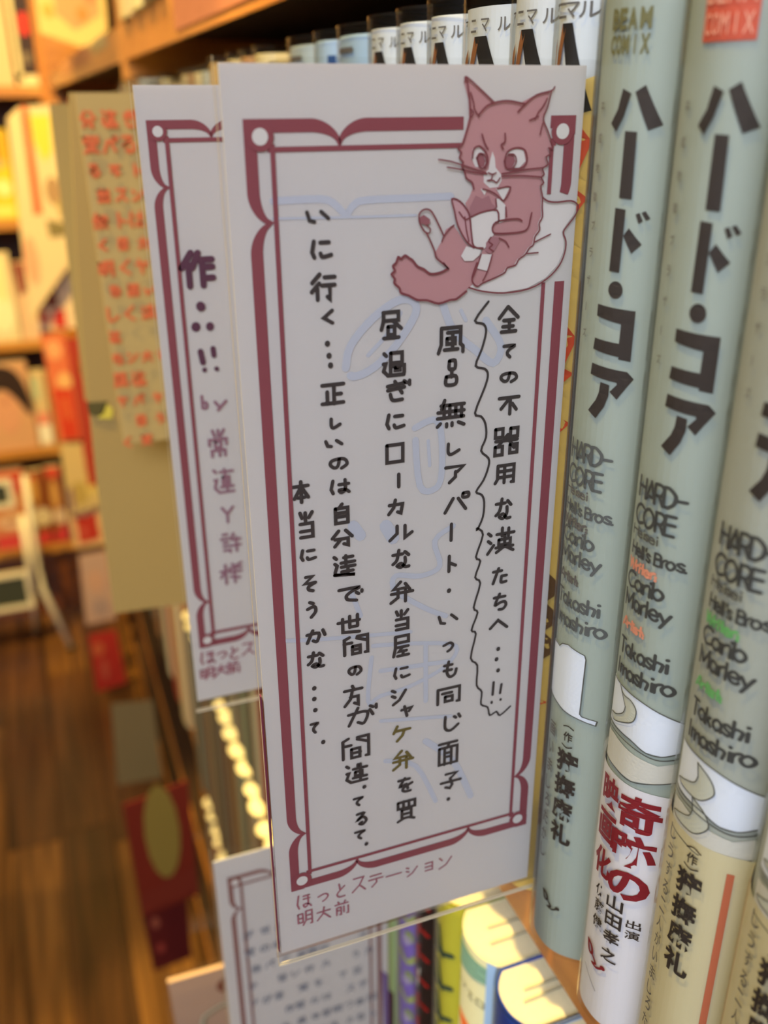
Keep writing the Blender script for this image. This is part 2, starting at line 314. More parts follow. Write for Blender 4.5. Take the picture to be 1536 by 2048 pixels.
CATFILL = [('p',[[7591,445],[7882,238],[8146,35],[8404,65],[8684,24],[8990,156],[9286,223],[9222,-47],[9151,-237],[9249,-430],[9391,-725],[9306,-737],[9347,-837],[9258,-891],[9302,-1020],[9193,-1088],[9235,-1189],[9180,-1245],[9235,-1338],[9180,-1403],[9228,-1593],[9233,-1769],[9253,-1947],[9190,-2063],[9209,-2184],[9118,-2299],[9092,-2449],[9008,-2505],[8927,-2622],[8791,-2705],[8726,-2808],[8553,-2849],[8505,-2932],[8317,-3012],[8044,-3101],[7942,-3155],[7855,-3103],[7816,-2979],[7909,-2713],[8022,-2540],[8081,-2306],[7867,-2002],[7762,-1853],[7656,-1649],[7735,-1538],[7796,-1399],[7759,-1286],[7643,-1212],[7607,-1114],[7546,-1002],[7569,-934],[7497,-864],[7526,-769],[7460,-700],[7545,-634],[7618,-433],[7681,-194],[7659,95],[7563,368]]),('p',[[7419,-2011],[7273,-2090],[7211,-2261],[7052,-2514],[7219,-2672],[7315,-2781],[7156,-2846],[6958,-2857],[6826,-2766],[6695,-2705],[6597,-2590],[6532,-2549],[6451,-2495],[6371,-2548],[6314,-2516],[6275,-2615],[6211,-2669],[6249,-2759],[6185,-2813],[6249,-2906],[6236,-2978],[6339,-3074],[6371,-3166],[6518,-3222],[6699,-3319],[6898,-3340],[7133,-3418],[7368,-3369],[7504,-3360],[7705,-3230],[7855,-3118],[7847,-2890],[7989,-2568],[7816,-2469],[7677,-2343],[7539,-2161]]),('w',[[8166,-769],[8124,-934],[8106,-1072],[8007,-1153],[8013,-1294],[8143,-1397],[8310,-1383],[8379,-1277],[8356,-1163],[8244,-1048],[8220,-881]]),('w',[[7745,-870],[7772,-720],[7884,-681],[8002,-779],[8051,-932],[7996,-1042],[7832,-1023]]),('q',[[7833,-872],[7882,-796],[7981,-820],[8031,-932],[8002,-1028],[7898,-1033]]),('w',[[8405,-941],[8464,-789],[8628,-724],[8798,-769],[8853,-952],[8731,-1061],[8462,-1060]]),('q',[[8405,-941],[8476,-823],[8590,-834],[8640,-947],[8579,-1063],[8445,-1054]]),('w',[[8261,-1409],[8553,-1385],[8423,-1627]]),('w',[[7945,-1404],[8077,-1409],[8032,-1521]]),('w',[[8252,-1586],[8318,-1906],[8357,-2025],[8468,-1986],[8468,-1709],[8337,-1589]]),('m',[[7740,-1709],[7849,-1514],[7984,-1576],[8115,-1524],[8189,-1670],[8286,-1745],[7762,-1868]]),('w',[[7763,-1882],[7993,-1806],[8288,-1789],[8331,-1980],[8224,-2077],[8247,-2226],[8149,-2324],[8070,-2468],[7831,-2411]]),('l',[[7366,-1553],[7523,-1601],[7676,-1764],[7730,-1895],[7813,-2395],[7677,-2314],[7544,-2118],[7467,-1955],[7413,-1753]]),('m',[[8089,-2514],[8090,-2365],[8181,-2266],[8335,-2274],[8373,-2351],[8261,-2524],[8177,-2564]]),('w',[[7989,-2562],[8222,-2581],[8132,-2884],[7913,-2819]]),('q',[[6730,-1851],[6816,-1807],[6939,-1889],[6946,-1960],[6866,-1990],[6753,-1951]]),('w',[[7577,-2574],[7679,-2402],[7986,-2493],[7955,-2581],[7823,-2678],[7654,-2668]])]
CATLINE = [(30,[[7591,445],[7659,95],[7681,-194],[7618,-433],[7545,-634],[7460,-700],[7526,-769],[7497,-864],[7569,-934],[7546,-1002],[7607,-1114],[7643,-1212],[7759,-1286],[7796,-1399]]),(30,[[7562,380],[7591,445],[7882,238],[8146,35]]),(30,[[7849,-156],[7988,-25],[8146,35],[8404,65],[8684,24],[8768,10]]),(30,[[8627,-118],[8768,10],[8990,156],[9286,223],[9348,289]]),(30,[[9286,223],[9222,-47],[9151,-237],[9249,-430],[9391,-725],[9306,-737],[9347,-837],[9258,-891],[9302,-1020],[9193,-1088],[9235,-1189],[9180,-1245],[9235,-1338],[9180,-1403],[9228,-1593],[9233,-1769],[9253,-1947],[9190,-2063],[9209,-2184],[9118,-2299],[9092,-2449],[9008,-2505],[8927,-2622],[8791,-2705],[8726,-2808],[8553,-2849],[8505,-2932],[8317,-3012],[8044,-3101],[7942,-3155],[7855,-3103],[7816,-2979],[7909,-2713]]),(40,[[7315,-2781],[7156,-2846],[6958,-2857],[6826,-2766],[6695,-2705],[6597,-2590],[6532,-2549],[6451,-2495],[6371,-2548],[6314,-2516],[6275,-2615],[6211,-2669],[6249,-2759],[6185,-2813],[6249,-2906],[6236,-2978],[6339,-3074],[6371,-3166],[6518,-3222],[6699,-3319],[6898,-3340],[7133,-3418],[7368,-3369],[7504,-3360],[7705,-3230]]),(30,[[9228,-1593],[9356,-1671],[9569,-1694],[9853,-1681],[10012,-1777],[9965,-1948],[9818,-2122],[9728,-2254],[9799,-2425],[9788,-2640],[9679,-2882],[9424,-3115],[9038,-3277],[8507,-3318],[8050,-3255],[7754,-3163]]),(25,[[7089,-881],[7312,-914],[7571,-989],[8033,-1126]]),(25,[[7257,-1011],[7573,-1063],[7802,-1114],[8050,-1146]]),(25,[[8349,-1155],[8633,-1121],[8902,-1089],[9192,-1074]]),(25,[[8351,-1197],[8739,-1197],[9169,-1233]]),(30,[[8820,-2002],[8714,-1959],[8338,-1980],[8213,-2062],[8228,-2180],[8349,-2207],[8555,-2211],[8849,-2196],[8960,-2127],[8993,-1995],[9020,-1863]]),(30,[[7925,-478],[7986,-629],[8056,-726]]),(30,[[8382,-472],[8389,-609],[8316,-662],[8362,-732]]),(25,[[8072,-1127],[8160,-1158],[8232,-1132]]),(25,[[8173,-1158],[8137,-1255],[8065,-1262]]),(25,[[8104,-1254],[8188,-1265],[8256,-1301],[8319,-1224]]),(25,[[7678,199],[7737,43],[7759,-63],[7850,-183]]),(25,[[7677,-62],[7736,-115],[7707,-195]]),(25,[[9211,102],[9121,-46],[9043,-127],[8984,-248]]),(25,[[8867,-261],[9047,-195]]),(25,[[9140,-319],[9101,-497]]),(30,[[7745,-870],[7772,-720],[7884,-676],[8012,-780],[8058,-932],[8003,-1047]]),(30,[[8395,-941],[8454,-781],[8627,-718],[8808,-761],[8860,-952],[8748,-1067],[8462,-1068],[8406,-955]]),(25,[[7843,-872],[7889,-796],[7981,-820],[8031,-932],[8002,-1028],[7914,-1034],[7843,-872]]),(25,[[8476,-823],[8590,-834],[8640,-947],[8579,-1057]]),(30,[[8018,-2450],[7831,-2411],[7772,-2173],[7730,-1895],[7676,-1764],[7523,-1601],[7359,-1552],[7413,-1753],[7467,-1955],[7544,-2118],[7677,-2314],[7832,-2440]]),(30,[[7763,-1882],[7993,-1806],[8288,-1789],[8331,-1980]]),(25,[[7630,-1876],[7670,-2109],[7727,-2317]]),(25,[[7512,-1785],[7631,-1919],[7730,-1895]]),(30,[[7210,-2188],[7109,-1996],[7009,-1821],[6927,-1727],[6815,-1714],[6720,-1794],[6737,-1950],[6819,-2082],[6867,-2128],[6950,-2276],[7034,-2455],[7069,-2574],[7203,-2685],[7322,-2782]]),(25,[[7179,-2288],[7226,-2189],[7338,-2064],[7419,-2011]]),(25,[[6866,-1985],[6947,-2060],[6916,-2130],[6835,-2098]]),(25,[[7989,-2562],[7903,-2818],[7817,-3009]]),(25,[[8222,-2581],[8132,-2884],[8042,-3055]]),(25,[[8353,-2290],[8494,-2357],[8568,-2466]]),(25,[[8181,-2266],[8133,-2338],[8221,-2402],[8155,-2458],[8243,-2523]]),(25,[[9107,-2404],[9453,-2271]]),(25,[[8933,-2607],[9202,-2601]]),(25,[[7978,-1405],[8112,-1438],[8266,-1515],[8423,-1621],[8546,-1390],[8278,-1410]]),(25,[[8252,-1586],[8276,-1731]]),(25,[[8462,-1738],[8488,-1914]]),(25,[[7219,-2672],[7322,-2797]])]
GHOST = [(14,[[4061,-1472],[4905,-1471],[5157,-1564],[5354,-1739],[5506,-1594],[5750,-1520],[6781,-1516],[7373,-1512]]),(5,[[4045,-1756],[5446,-1793],[6686,-1813]]),(17,[[5285,-4490],[5393,-4073],[5845,-3598],[6344,-3313],[6647,-3363],[6679,-3618],[6293,-4156],[5833,-4545],[5430,-4669],[5285,-4490]]),(9,[[5736,-4295],[6192,-3861],[6395,-3549]]),(17,[[7209,-3330],[7485,-3972],[7981,-4410],[8378,-4700],[8528,-4360],[8176,-3835]]),(8,[[7633,-3599],[7745,-3800]]),(15,[[6694,-5849],[7091,-5721],[7259,-5973],[7298,-6839],[7171,-7207],[6812,-7098],[6694,-5849]]),(8,[[6989,-6150],[7029,-6692]]),(26,[[5362,-7752],[5518,-8002]]),(30,[[6064,-7870],[6228,-8182]]),(13,[[7589,-8127],[7168,-8405],[7294,-9020],[6854,-9177],[6281,-9067],[6281,-9426],[6980,-9998],[7463,-10288]]),(12,[[5275,-9225],[5484,-9868]]),(11,[[5755,-10671],[6751,-10834],[7727,-11120],[7491,-11595],[6637,-11921],[5916,-12007],[5620,-12064],[5755,-10671]]),(12,[[5922,-11350],[7612,-11490]]),(12,[[6992,-10953],[7009,-12422]]),(13,[[6023,-13831],[6775,-14197],[7308,-15408]]),(18,[[7022,-13545],[7746,-14334],[8250,-15549]]),(10,[[3728,-10089],[4695,-10258],[6630,-10513]]),(10,[[5910,-12680],[7649,-13006]])]
HAND2 = [('作',4354,-4097,851,888),('b',4266,-7888,232,361),('y',4704,-7938,323,454),('常',4530,-9192,506,814),('連',4616,-10413,577,746),('Y',4652,-11553,340,502),('許',4674,-12519,596,619),('様',4610,-13586,667,671)]
DOT2 = [[[4363,-5101],[4375,-5130],17],[[4187,-5664],[4184,-5692],17],[[4583,-5683],[4580,-5712],15],[[4251,-6387],[4295,-6712],11],[[4320,-6921],[4319,-6936],9],[[4615,-6334],[4627,-6540],10],[[4668,-6927],[4681,-6943],9]]
FOOT2 = [('ほ',3613,-16495,451,453),('っ',4075,-16507,293,227),('と',4476,-16503,329,419),('ス',4950,-16476,399,421),('明',3546,-17100,422,421),('大',3997,-17072,393,384),('前',4402,-17051,397,424)]
LETTERS = [[[1484,19945],[1643,19868],[1540,19519],[1412,19275],[1274,19401],[1411,19622]],[[1703,19892],[1843,19995],[2086,19383],[1923,19299]],[[1593,19287],[1783,19273],[1795,18190],[1594,18203]],[[1541,18036],[1723,18015],[1712,16931],[1529,16944]],[[1721,17574],[1797,17710],[1984,17439],[1863,17280]],[[1871,17943],[1920,17973],[1971,17832],[1918,17792]],[[1945,17975],[1990,18004],[2053,17882],[2005,17843]],[[1792,16638],[1792,16587],[1780,16540],[1756,16502],[1724,16477],[1686,16467],[1645,16473],[1606,16495],[1574,16531],[1552,16577],[1546,16628],[1555,16678],[1578,16722],[1611,16755],[1650,16774],[1691,16775],[1728,16760],[1759,16729],[1781,16687]],[[1338,16325],[1995,16270],[1994,15338],[1824,15365],[1829,15408],[1312,15478],[1332,15693],[1815,15654],[1818,16021],[1338,16108]],[[1317,15210],[1968,15139],[2055,15013],[1859,14592],[1738,14725],[1841,14876],[1837,14918],[1296,14988]],[[1557,14883],[1725,14851],[1725,14636],[1665,14416],[1517,14154],[1313,14271],[1486,14516],[1540,14676]]]
# ------------------------------------------------------------------ room shell
rnd = random.Random(7)
M_pine = wood('pine_edge', (176, 112, 46), (200, 134, 62), (10, 60, 60), .35)
M_pine_y = wood('pine_edge_long', (172, 108, 46), (204, 136, 64), (60, 6, 60), .35)
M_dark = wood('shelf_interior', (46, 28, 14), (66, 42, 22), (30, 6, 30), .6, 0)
def structure(name, V, F, mt, loc=(0, 0, 0)):
    return tag(mk(name, V, F, mt, loc=loc), kind='structure')
structure('ceiling', *boxes((-10, 3.4, -12, 27.5, 15.0, 15.4)), mat('ceiling_paint', (214, 200, 176), .9))
structure('wall_left', *boxes((-10.3, -10, -12, 27.5, -13.4, 15.4)), mat('wall_paint_cool', (206, 212, 220), .8, var=.06, scale=3))
structure('wall_right', *boxes((3.12, 3.5, -12, 27.5, -13.4, 15.4)), mat('wall_paint_warm', (190, 170, 140), .9))
structure('wall_back', *boxes((-10.3, 3.5, 27.1, 27.6, -13.4, 15.4)), mat('wall_paint_warm', (190, 170, 140), .9))
structure('wall_front', *boxes((-10.3, 3.5, -12.6, -12, -13.4, 15.4)), mat('wall_paint_cool', (206, 212, 220), .8))
fl = structure('floor', *boxes((-10, 3.2, -12, 27.2, -13.9, -13.43)), mat('subfloor', (40, 22, 12), .8))
M_plank = []
for i, (a, b) in enumerate([((50, 30, 14), (98, 62, 30)), ((74, 46, 20), (136, 92, 42)), ((56, 34, 18), (106, 68, 34)), ((88, 56, 24), (156, 106, 48))]):
    M_plank.append(wood('plank_stain_%d' % i, a, b, (46, 2.0, 10), .30, .25))
meshes = {}
for ix in range(13):
    x0 = -10+ix*.99; y = -12+rnd.uniform(-3, 0)
    while y < 27:
        ln = rnd.choice((6.0, 8.5, 11.0)); y1 = y+ln; ya, yb = max(y, -12), min(y1, 27.1)
        if yb-ya > .5:
            k = (round(yb-ya, 3), rnd.randrange(4))
            if k not in meshes: meshes[k] = mesh_data('plank', *boxes((.012, .978, .012, k[0]-.012, -.05, 0)), M_plank[k[1]])
            o = bpy.data.objects.new('plank', meshes[k]); C.objects.link(o); o.parent = fl
            o.location = Vector((x0*U, ya*U, (-13.4+HF-(HF))*U)) - Vector((0, 0, 0)); o.location = (x0*U, ya*U, -13.4*U)
        y = y1
    # planks are children of the floor, whose origin sits at eye height

# ------------------------------------------------------------------ the long bookcase on the right
LV = [.68, -1.975, -4.63, -7.285, -9.94, -12.6]        # tops of the shelf boards
bc = root('bookcase', (1.1, -1.5, -HF), 'long pine bookcase along the right wall, its shelves full of comics', 'bookcase')
def bc_part(name, b, mt):
    V, F = boxes(b); V = [(x-1.1, y+1.5, z+HF) for x, y, z in V]
    return mk(name, V, F, mt, bc)
for ya, yb in ((-1.5, 9.42), (9.86, 24.4)):
    for z in LV+[3.335]:
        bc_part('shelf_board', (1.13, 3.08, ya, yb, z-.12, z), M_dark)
        bc_part('shelf_fascia', (1.1, 1.128, ya, yb, z-.285, z), M_pine_y)
for y0, y1 in ((-1.8, -1.5), (9.42, 9.62), (9.66, 9.86), (24.4, 24.7)):
    bc_part('upright', (1.1, 3.1, y0, y1, -HF, 6.0), M_pine)
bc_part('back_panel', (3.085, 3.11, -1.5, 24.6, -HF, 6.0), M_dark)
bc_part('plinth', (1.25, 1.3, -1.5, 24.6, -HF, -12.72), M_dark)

# ------------------------------------------------------------------ books
SEG = 24
def profile(w, b, off=0.0, n=SEG, x1=1.47):
    pts = []
    for i in range(n+1):
        s = 2*i/n-1; s = math.sin(s*math.pi/2)
        y = -s*(w/2+off); x = b*abs(s)**2.4-off
        pts.append((x, y))
    return [(x1, w/2+off)]+pts+[(x1, -w/2-off)]
TH = [.004]
def shell(w, h, b, t, d, z0=0.0):
    O = profile(w, b, 0, x1=d); I = profile(w-2*t, b, 0, x1=d); I = [(x+(t if 0 < i < len(I)-1 else 0), y) for i, (x, y) in enumerate(I)]
    n = len(O); V = [(x, y, z0) for x, y in O]+[(x, y, z0) for x, y in I]+[(x, y, h) for x, y in O]+[(x, y, h) for x, y in I]
    F = []
    for i in range(n-1):
        F += [(i, i+1, 2*n+i+1, 2*n+i), (n+i+1, n+i, 3*n+i, 3*n+i+1), (2*n+i, 2*n+i+1, 3*n+i+1, 3*n+i), (i+1, i, n+i, n+i+1)]
    F += [(0, n, 3*n, 2*n), (n-1, 3*n-1, 4*n-1, 2*n-1)]
    return V, F
def block(w, h, b, d):
    P = profile(w-.0095, b, 0, n=24, x1=d-.04); P = [(x+(.005 if 0 < i < len(P)-1 else 0), y) for i, (x, y) in enumerate(P)]
    n = len(P); V = [(x, y, .006) for x, y in P]+[(x, y, h-.003) for x, y in P]
    return V, [(i, (i+1) % n, n+(i+1) % n, n+i) for i in range(n)]+[tuple(range(n))[::-1], tuple(range(n, 2*n))]
def wprof(w, b, d): return [(x-.012 if x < d-.1 else d+.006, y*(1+.004/w)) for x, y in profile(w, b, 0, x1=d)]
def wrapmesh(w, h, b, d, z0=.0, z1=None):
    P = wprof(w, b, d); n = len(P); z1 = h+.05 if z1 is None else z1
    V = [(x, y, z0) for x, y in P]+[(x, y, z1) for x, y in P]
    return V, [(i, (i+1) % n, n+(i+1) % n, n+i) for i in range(n)]
M_pages = mat('page_paper', (226, 214, 176), .9, .1, var=.08, scale=900)
M_wrap = film('book_film', (244, 246, 246), .55, .16, .25, 30)
M_rim = film('book_film_rim', (196, 186, 160), .9, .2)
SH = {}
def book(y0, y1, x0, z0, h, cover, label, cat='book', group=None, b=.05, wrap=0.0, d=1.47, name='comic_book', lean=0.0, pages=None):
    """one paperback on a shelf: far edge at y1, near edge at y0, spine crest at x0"""
    w = round(y1-y0, 4)
    r = root(name, (x0, (y0+y1)/2, z0+.004), label, cat, group)
    def part(nm, key, fn, mt, sm=False):
        k = (nm, mt.name)+key
        if k not in SH: SH[k] = mesh_data(nm, *fn(), mt, smooth=sm)
        o = bpy.data.objects.new(nm, SH[k]); C.objects.link(o); o.parent = r; return o
    part('cover', (w, h, b, d), lambda: shell(w, h, b, TH[0], d), cover)
    part('page_block', (w, h, b, d), lambda: block(w, h, b, d), pages or M_pages)
    if wrap:
        part('plastic_wrap', (w, h, b, d, wrap), lambda: wrapmesh(w, h, b, d, z1=h+wrap), M_wrap)
        def rimfn():
            P = [(x-.0005, y) for x, y in wprof(w, b, d)]; n = len(P); V = [(x, y, h+wrap-.007) for x, y in P]+[(x, y, h+wrap) for x, y in P]
            return V, [(i, (i+1) % n, n+(i+1) % n, n+i) for i in range(n)]
        part('wrap_edge', (w, h, b, d, wrap), rimfn, M_rim)
    r['dims'] = (w, h, b)
    return r
def onspine(w, b):
    def fn(u, v, L):
        u = max(.0005, min(w-.0005, u)); s = 2*u/w-1
        return (b*abs(s)**2.4-.0012-.0009*L, w/2-u, v)
    return fn

I_black = ink((58, 50, 46)); I_grey = ink((104, 100, 98)); I_red = ink((134, 36, 44)); I_orange = ink((226, 150, 124)); I_green = ink((110, 180, 110))
I_line = ink((88, 88, 84)); I_white = ink((222, 228, 240))
M_hc = mat('matte_green_grey_cover', (163, 173, 165), .5, .3, var=.05, scale=14)
M_hc2 = mat('matte_grey_cover', (168, 172, 162), .5, .3, var=.05, scale=14)
M_obi = ink((214, 212, 222)); M_obi2 = ink((196, 184, 150))
def cjk_col(P, txt, x, z0, size, pitch, mt, w=None, L=3, bold=.02):
    for i, ch in enumerate(txt): P.font(ch, x, z0-i*pitch, (w or size), size*(.25 if ch == 'ー' else 1) if ch != 'ー' else size, mt, L, bold)
def hardcore_spine(r, kind):
    w, h, b = r['dims']; fn = onspine(w, b); k = w/.222
    P = Print(.02)
    for pts in LETTERS: P.poly([(a/1e4*k, c/1e4) for a, c in pts], I_black, 3)
    P.build('printed_title', r, fn)
    P = Print(.02); tz = lambda t, z: (t*w, z+1.975)
    tone = I_grey if kind == 1 else I_line
    dk = ink((70, 70, 68)) if kind > 1 else ink((92, 94, 94))
    P2 = lambda txt, t, z, cap, mt, wd, pen: romaji(P, txt, t*w, z+1.975, cap, pen, mt, 3, wd*w)
    P2('HARD-', .385, -.656, .037, dk, .48, .0062); P2('CORE', .375, -.708, .037, dk, .43, .0062)
    P2('Heisei', .365, -.734, .018, tone, .32, .0036); P2("Hell's Bros.", .375, -.773, .024, dk, .54, .0046)
    wc = {1: I_grey, 2: I_orange, 3: I_green}[kind]
    P2('Writer:', .36, -.803, .019, wc, .36, .0052)
    P2('Carib', .36, -.841, .032, dk, .43, .0056); P2('Marley', .36, -.884, .032, dk, .49, .0056)
    P2('Artist:', .36, -.930, .019, wc, .31, .0052)
    P2('Takashi', .37, -.988, .032, dk, .51, .0056); P2('Imashiro', .36, -1.037, .032, dk, .58, .0056)
    cjk_col(P, '平成地獄ブラザーズ', .435*w, 1.975-.01, .017, .049, I_grey, .012, 3, .005)
    P.build('printed_credits', r, fn)
    P = Print(.02)
    if kind == 1:
        P.rect(.10, 2.045, .176, 2.078, ink((120, 116, 78)), 3); P.rect(.108, 2.088, .172, 2.118, ink((120, 116, 78)), 3)
        P.mats and None
    P.T.clear(); P.mats.clear()
    lab = {1: ink((116, 112, 74)), 2: ink((206, 92, 68)), 3: ink((90, 130, 90))}[kind]
    if kind == 1:
        for txt, z, cc in (('BEAM', 2.083, .032), ('COMIX', 2.047, .029)):
            x = .104
            for q, ch in enumerate(txt): P.font(ch, x+.075*(q+.5)/len(txt), z+cc/2, .075/len(txt)*.86, cc, lab, 3, .035)
    else:
        P.rect(.11, 2.053, .186, 2.14, lab, 2)
        for txt, z, cc in (('BEAM', 2.102, .03), ('COMIX', 2.062, .028)):
            for q, ch in enumerate(txt): P.font(ch, .112+.072*(q+.5)/len(txt), z+cc/2, .072/len(txt)*.8, cc, ink((240, 176, 150)), 3, .0)
    P.build('publisher_mark', r, fn)
    P = Print(.015)
    if kind == 1:
        pts = [tz(t, z) for t, z in [(.30, -1.10), (.415, -1.098), (.45, -1.10), (.50, -1.088), (.597, -1.08), (.787, -1.088), (.80, -1.098), (.79, -1.24), (.81, -1.245), (.923, -1.248), (.916, -1.26), (.779, -1.254), (.60, -1.25), (.40, -1.24), (.30, -1.235)]]
        P.poly(pts, I_white, 2); P.line(pts, .0022, I_line, 3)
    else:
        P.poly([tz(t, z) for t, z in [(.28, -1.058), (.45, -1.061), (.60, -1.064), (.75, -1.071), (.99, -1.094), (.99, -1.168), (.90, -1.180), (.79, -1.180), (.645, -1.166), (.40, -1.164), (.28, -1.165)]], I_white, 2)
        P.poly([tz(t, z) for t, z in [(.28, -1.19), (.404, -1.185), (.64, -1.195), (.88, -1.205), (.99, -1.19), (.99, -1.237), (.90, -1.248), (.70, -1.262), (.48, -1.258), (.28, -1.258)]], ink((206, 204, 196)), 2)
        for ln in ([(.28, -1.058), (.45, -1.061), (.60, -1.064), (.75, -1.071), (.99, -1.094)], [(.28, -1.16), (.40, -1.164), (.645, -1.166), (.79, -1.180), (.90, -1.180), (.99, -1.166)],
                   [(.28, -1.17), (.404, -1.173), (.645, -1.178), (.866, -1.190), (.97, -1.182), (.99, -1.176)], [(.28, -1.256), (.48, -1.258), (.70, -1.263), (.90, -1.248), (.99, -1.237)]):
            P.line(smooth([tz(*q) for q in ln], 5), .0024, I_line, 3)
        sw = [(.44, -1.062), (.50, -1.076), (.61, -1.078), (.675, -1.094), (.655, -1.121), (.545, -1.138), (.385, -1.153), (.33, -1.14), (.42, -1.135), (.52, -1.118), (.545, -1.10)]
        if kind == 3: sw = [(.535, -1.073), (.651, -1.085), (.713, -1.103), (.714, -1.123), (.60, -1.147), (.40, -1.148), (.32, -1.14), (.42, -1.13), (.53, -1.118), (.56, -1.10)]
        pts = smooth([tz(*q) for q in sw], 4); P.poly(pts, ink((196, 198, 186)), 3); P.line(pts+[pts[0]], .0022, I_line, 4)
        if kind == 3:
            pts = smooth([tz(t, z-.076) for t, z in sw], 4); P.poly(pts, ink((196, 198, 186)), 3); P.line(pts+[pts[0]], .0022, I_line, 4)
    P.build('printed_drawing', r, fn)
def author_print(r, dark, w, fn, dz=0):
    P = Print(.02)
    P.font('作', .70*w, .663+dz, .022, .026, dark, 5, .02)
    P.line(smooth([(.70*w-.012, .688+dz), (.70*w, .693+dz), (.70*w+.012, .688+dz)], 3), .003, dark, 5); P.line(smooth([(.70*w-.012, .640+dz), (.70*w, .634+dz), (.70*w+.012, .640+dz)], 3), .003, dark, 5)
    for i, ch in enumerate('狩撫麻礼'): P.font(ch, .70*w, .594+dz-i*.0695, .052, .062, dark, 5, .035)
    for i, ch in enumerate('画いましろたかし'): P.font(ch, .46*w, .655+dz-i*.052, .022, .038, I_grey, 5, .02)
    P.build('printed_authors', r, fn)
def logo(P, x, z, mt, k=1.0):
    P.line(smooth([(x-.02*k, z+.03*k), (x-.012*k, z+.002*k), (x, z+.004*k), (x-.004*k, z+.022*k), (x-.018*k, z+.03*k)], 4), .008*k, mt, 5)
    P.disc(x+.036*k, z-.008*k, .0065*k, mt, 5)
    P.line(smooth([(x, z+.004*k), (x+.016*k, z-.012*k), (x+.004*k, z-.02*k), (x+.018*k, z-.022*k), (x+.028*k, z-.016*k), (x+.034*k, z-.010*k)], 4), .006*k, mt, 5)

hc = []
specs = [(1, .98, 1.49, M_hc, 'green grey comic volume with a white shape on its spine, beside the big card'),
         (2, .985, 1.265, M_hc, 'green grey comic volume with an orange square and a red lettered white paper band'),
         (3, .985, 1.045, M_hc2, 'green grey comic volume with green lettering and a warm-light tinted, red striped paper band'),
         (3, .985, .825, M_hc2, 'nearest comic volume at the lower right corner, mostly outside the frame')]
for i, (kind, x0, yc, cv, lb) in enumerate(specs):
    w = .214
    r = book(yc-.111+.004, yc+.111-.004, x0, -1.975, 2.165, cv, lb, 'comic book', 'green grey volumes of one comic series on the top shelf', b=.07, wrap=.02 if i else .06)
    w = r['dims'][0]; fn = onspine(w, .07); hardcore_spine(r, kind); hc.append(r)
    if i == 0:
        author_print(r, I_black, w, fn)
        P = Print(.02); logo(P, .62*w, .155, I_black, .8); P.build('publisher_logo', r, fn)
# paper bands (obi) slipped over volumes two and three (and four)
def band(r, mt, ztop, name='paper_band'):
    w, h, b = r['dims']; P = profile(w, b, .0035, x1=1.45); n = len(P)
    V = [(x, y, .002) for x, y in P]+[(x, y, ztop) for x, y in P]
    return mk(name, V, [(i, i+1, n+i+1, n+i) for i in range(n-1)], mt, r, smooth=False)
for i in (1, 2, 3):
    r = hc[i]; w, h, b = r['dims']; base = onspine(w, b); fn = lambda u, v, L, base=base: (lambda q: (q[0]-.003, q[1], q[2]))(base(u, v, L))
    zt = .700 if i == 1 else .738
    bd = band(r, mat('band_paper_white', (222, 220, 226), .45) if i == 1 else mat('band_paper_warm_lit', (206, 196, 160), .45), zt)  # tan on the later bands is warm light painted into the paper colour
    P = Print(.02)
    if i == 1:
        for ch, x, z, sw, sh in (('奇', .80, .640, .072, .090), ('跡', .785, .542, .078, .090), ('の', .785, .446, .074, .078)): P.font(ch, x*w, z, sw, sh, I_red, 6, .035)
        for ch, z in (('映', .655), ('画', .562), ('化', .466)): P.font(ch, .50*w, z, .055, .078, I_red, 6, .035)
        for q, ch in enumerate('山田孝之'): P.font(ch, .715*w, .385-q*.052, .036, .040, I_black, 6, .02)
        for q, ch in enumerate('佐藤健'): P.font(ch, .53*w, .385-q*.046, .032, .036, I_black, 6, .02)
        for q, ch in enumerate('出演'): P.font(ch, .885*w, .345-q*.030, .022, .024, I_black, 6, .01)
        logo(P, .50*w, .185, I_red)
        P.line([(.40*w, .14), (.62*w, .095)], .002, I_grey, 6)
        P.build('printed_band_text', bd, fn)
    else:
        P.rect(.895*w, .10, .935*w, .70, ink((190, 108, 78)), 6)
        P.font('作', .65*w, .705-.005, .022, .026, I_black, 6, .02)
        for q, ch in enumerate('狩撫麻礼'): P.font(ch, .645*w, .640-q*.0675, .052, .060, I_black, 6, .035)
        for q, ch in enumerate('しうする二人がいましろたかし'): P.font(ch, .40*w, .72-q*.046, .020, .034, I_grey, 6, .01)
        P.line(smooth([(.65*w-.014, .720), (.65*w, .727), (.65*w+.014, .720)], 3), .003, I_black, 6); P.line(smooth([(.65*w-.014, .682), (.65*w, .676), (.65*w+.014, .682)], 3), .003, I_black, 6)
        P.build('printed_band_text', bd, fn)

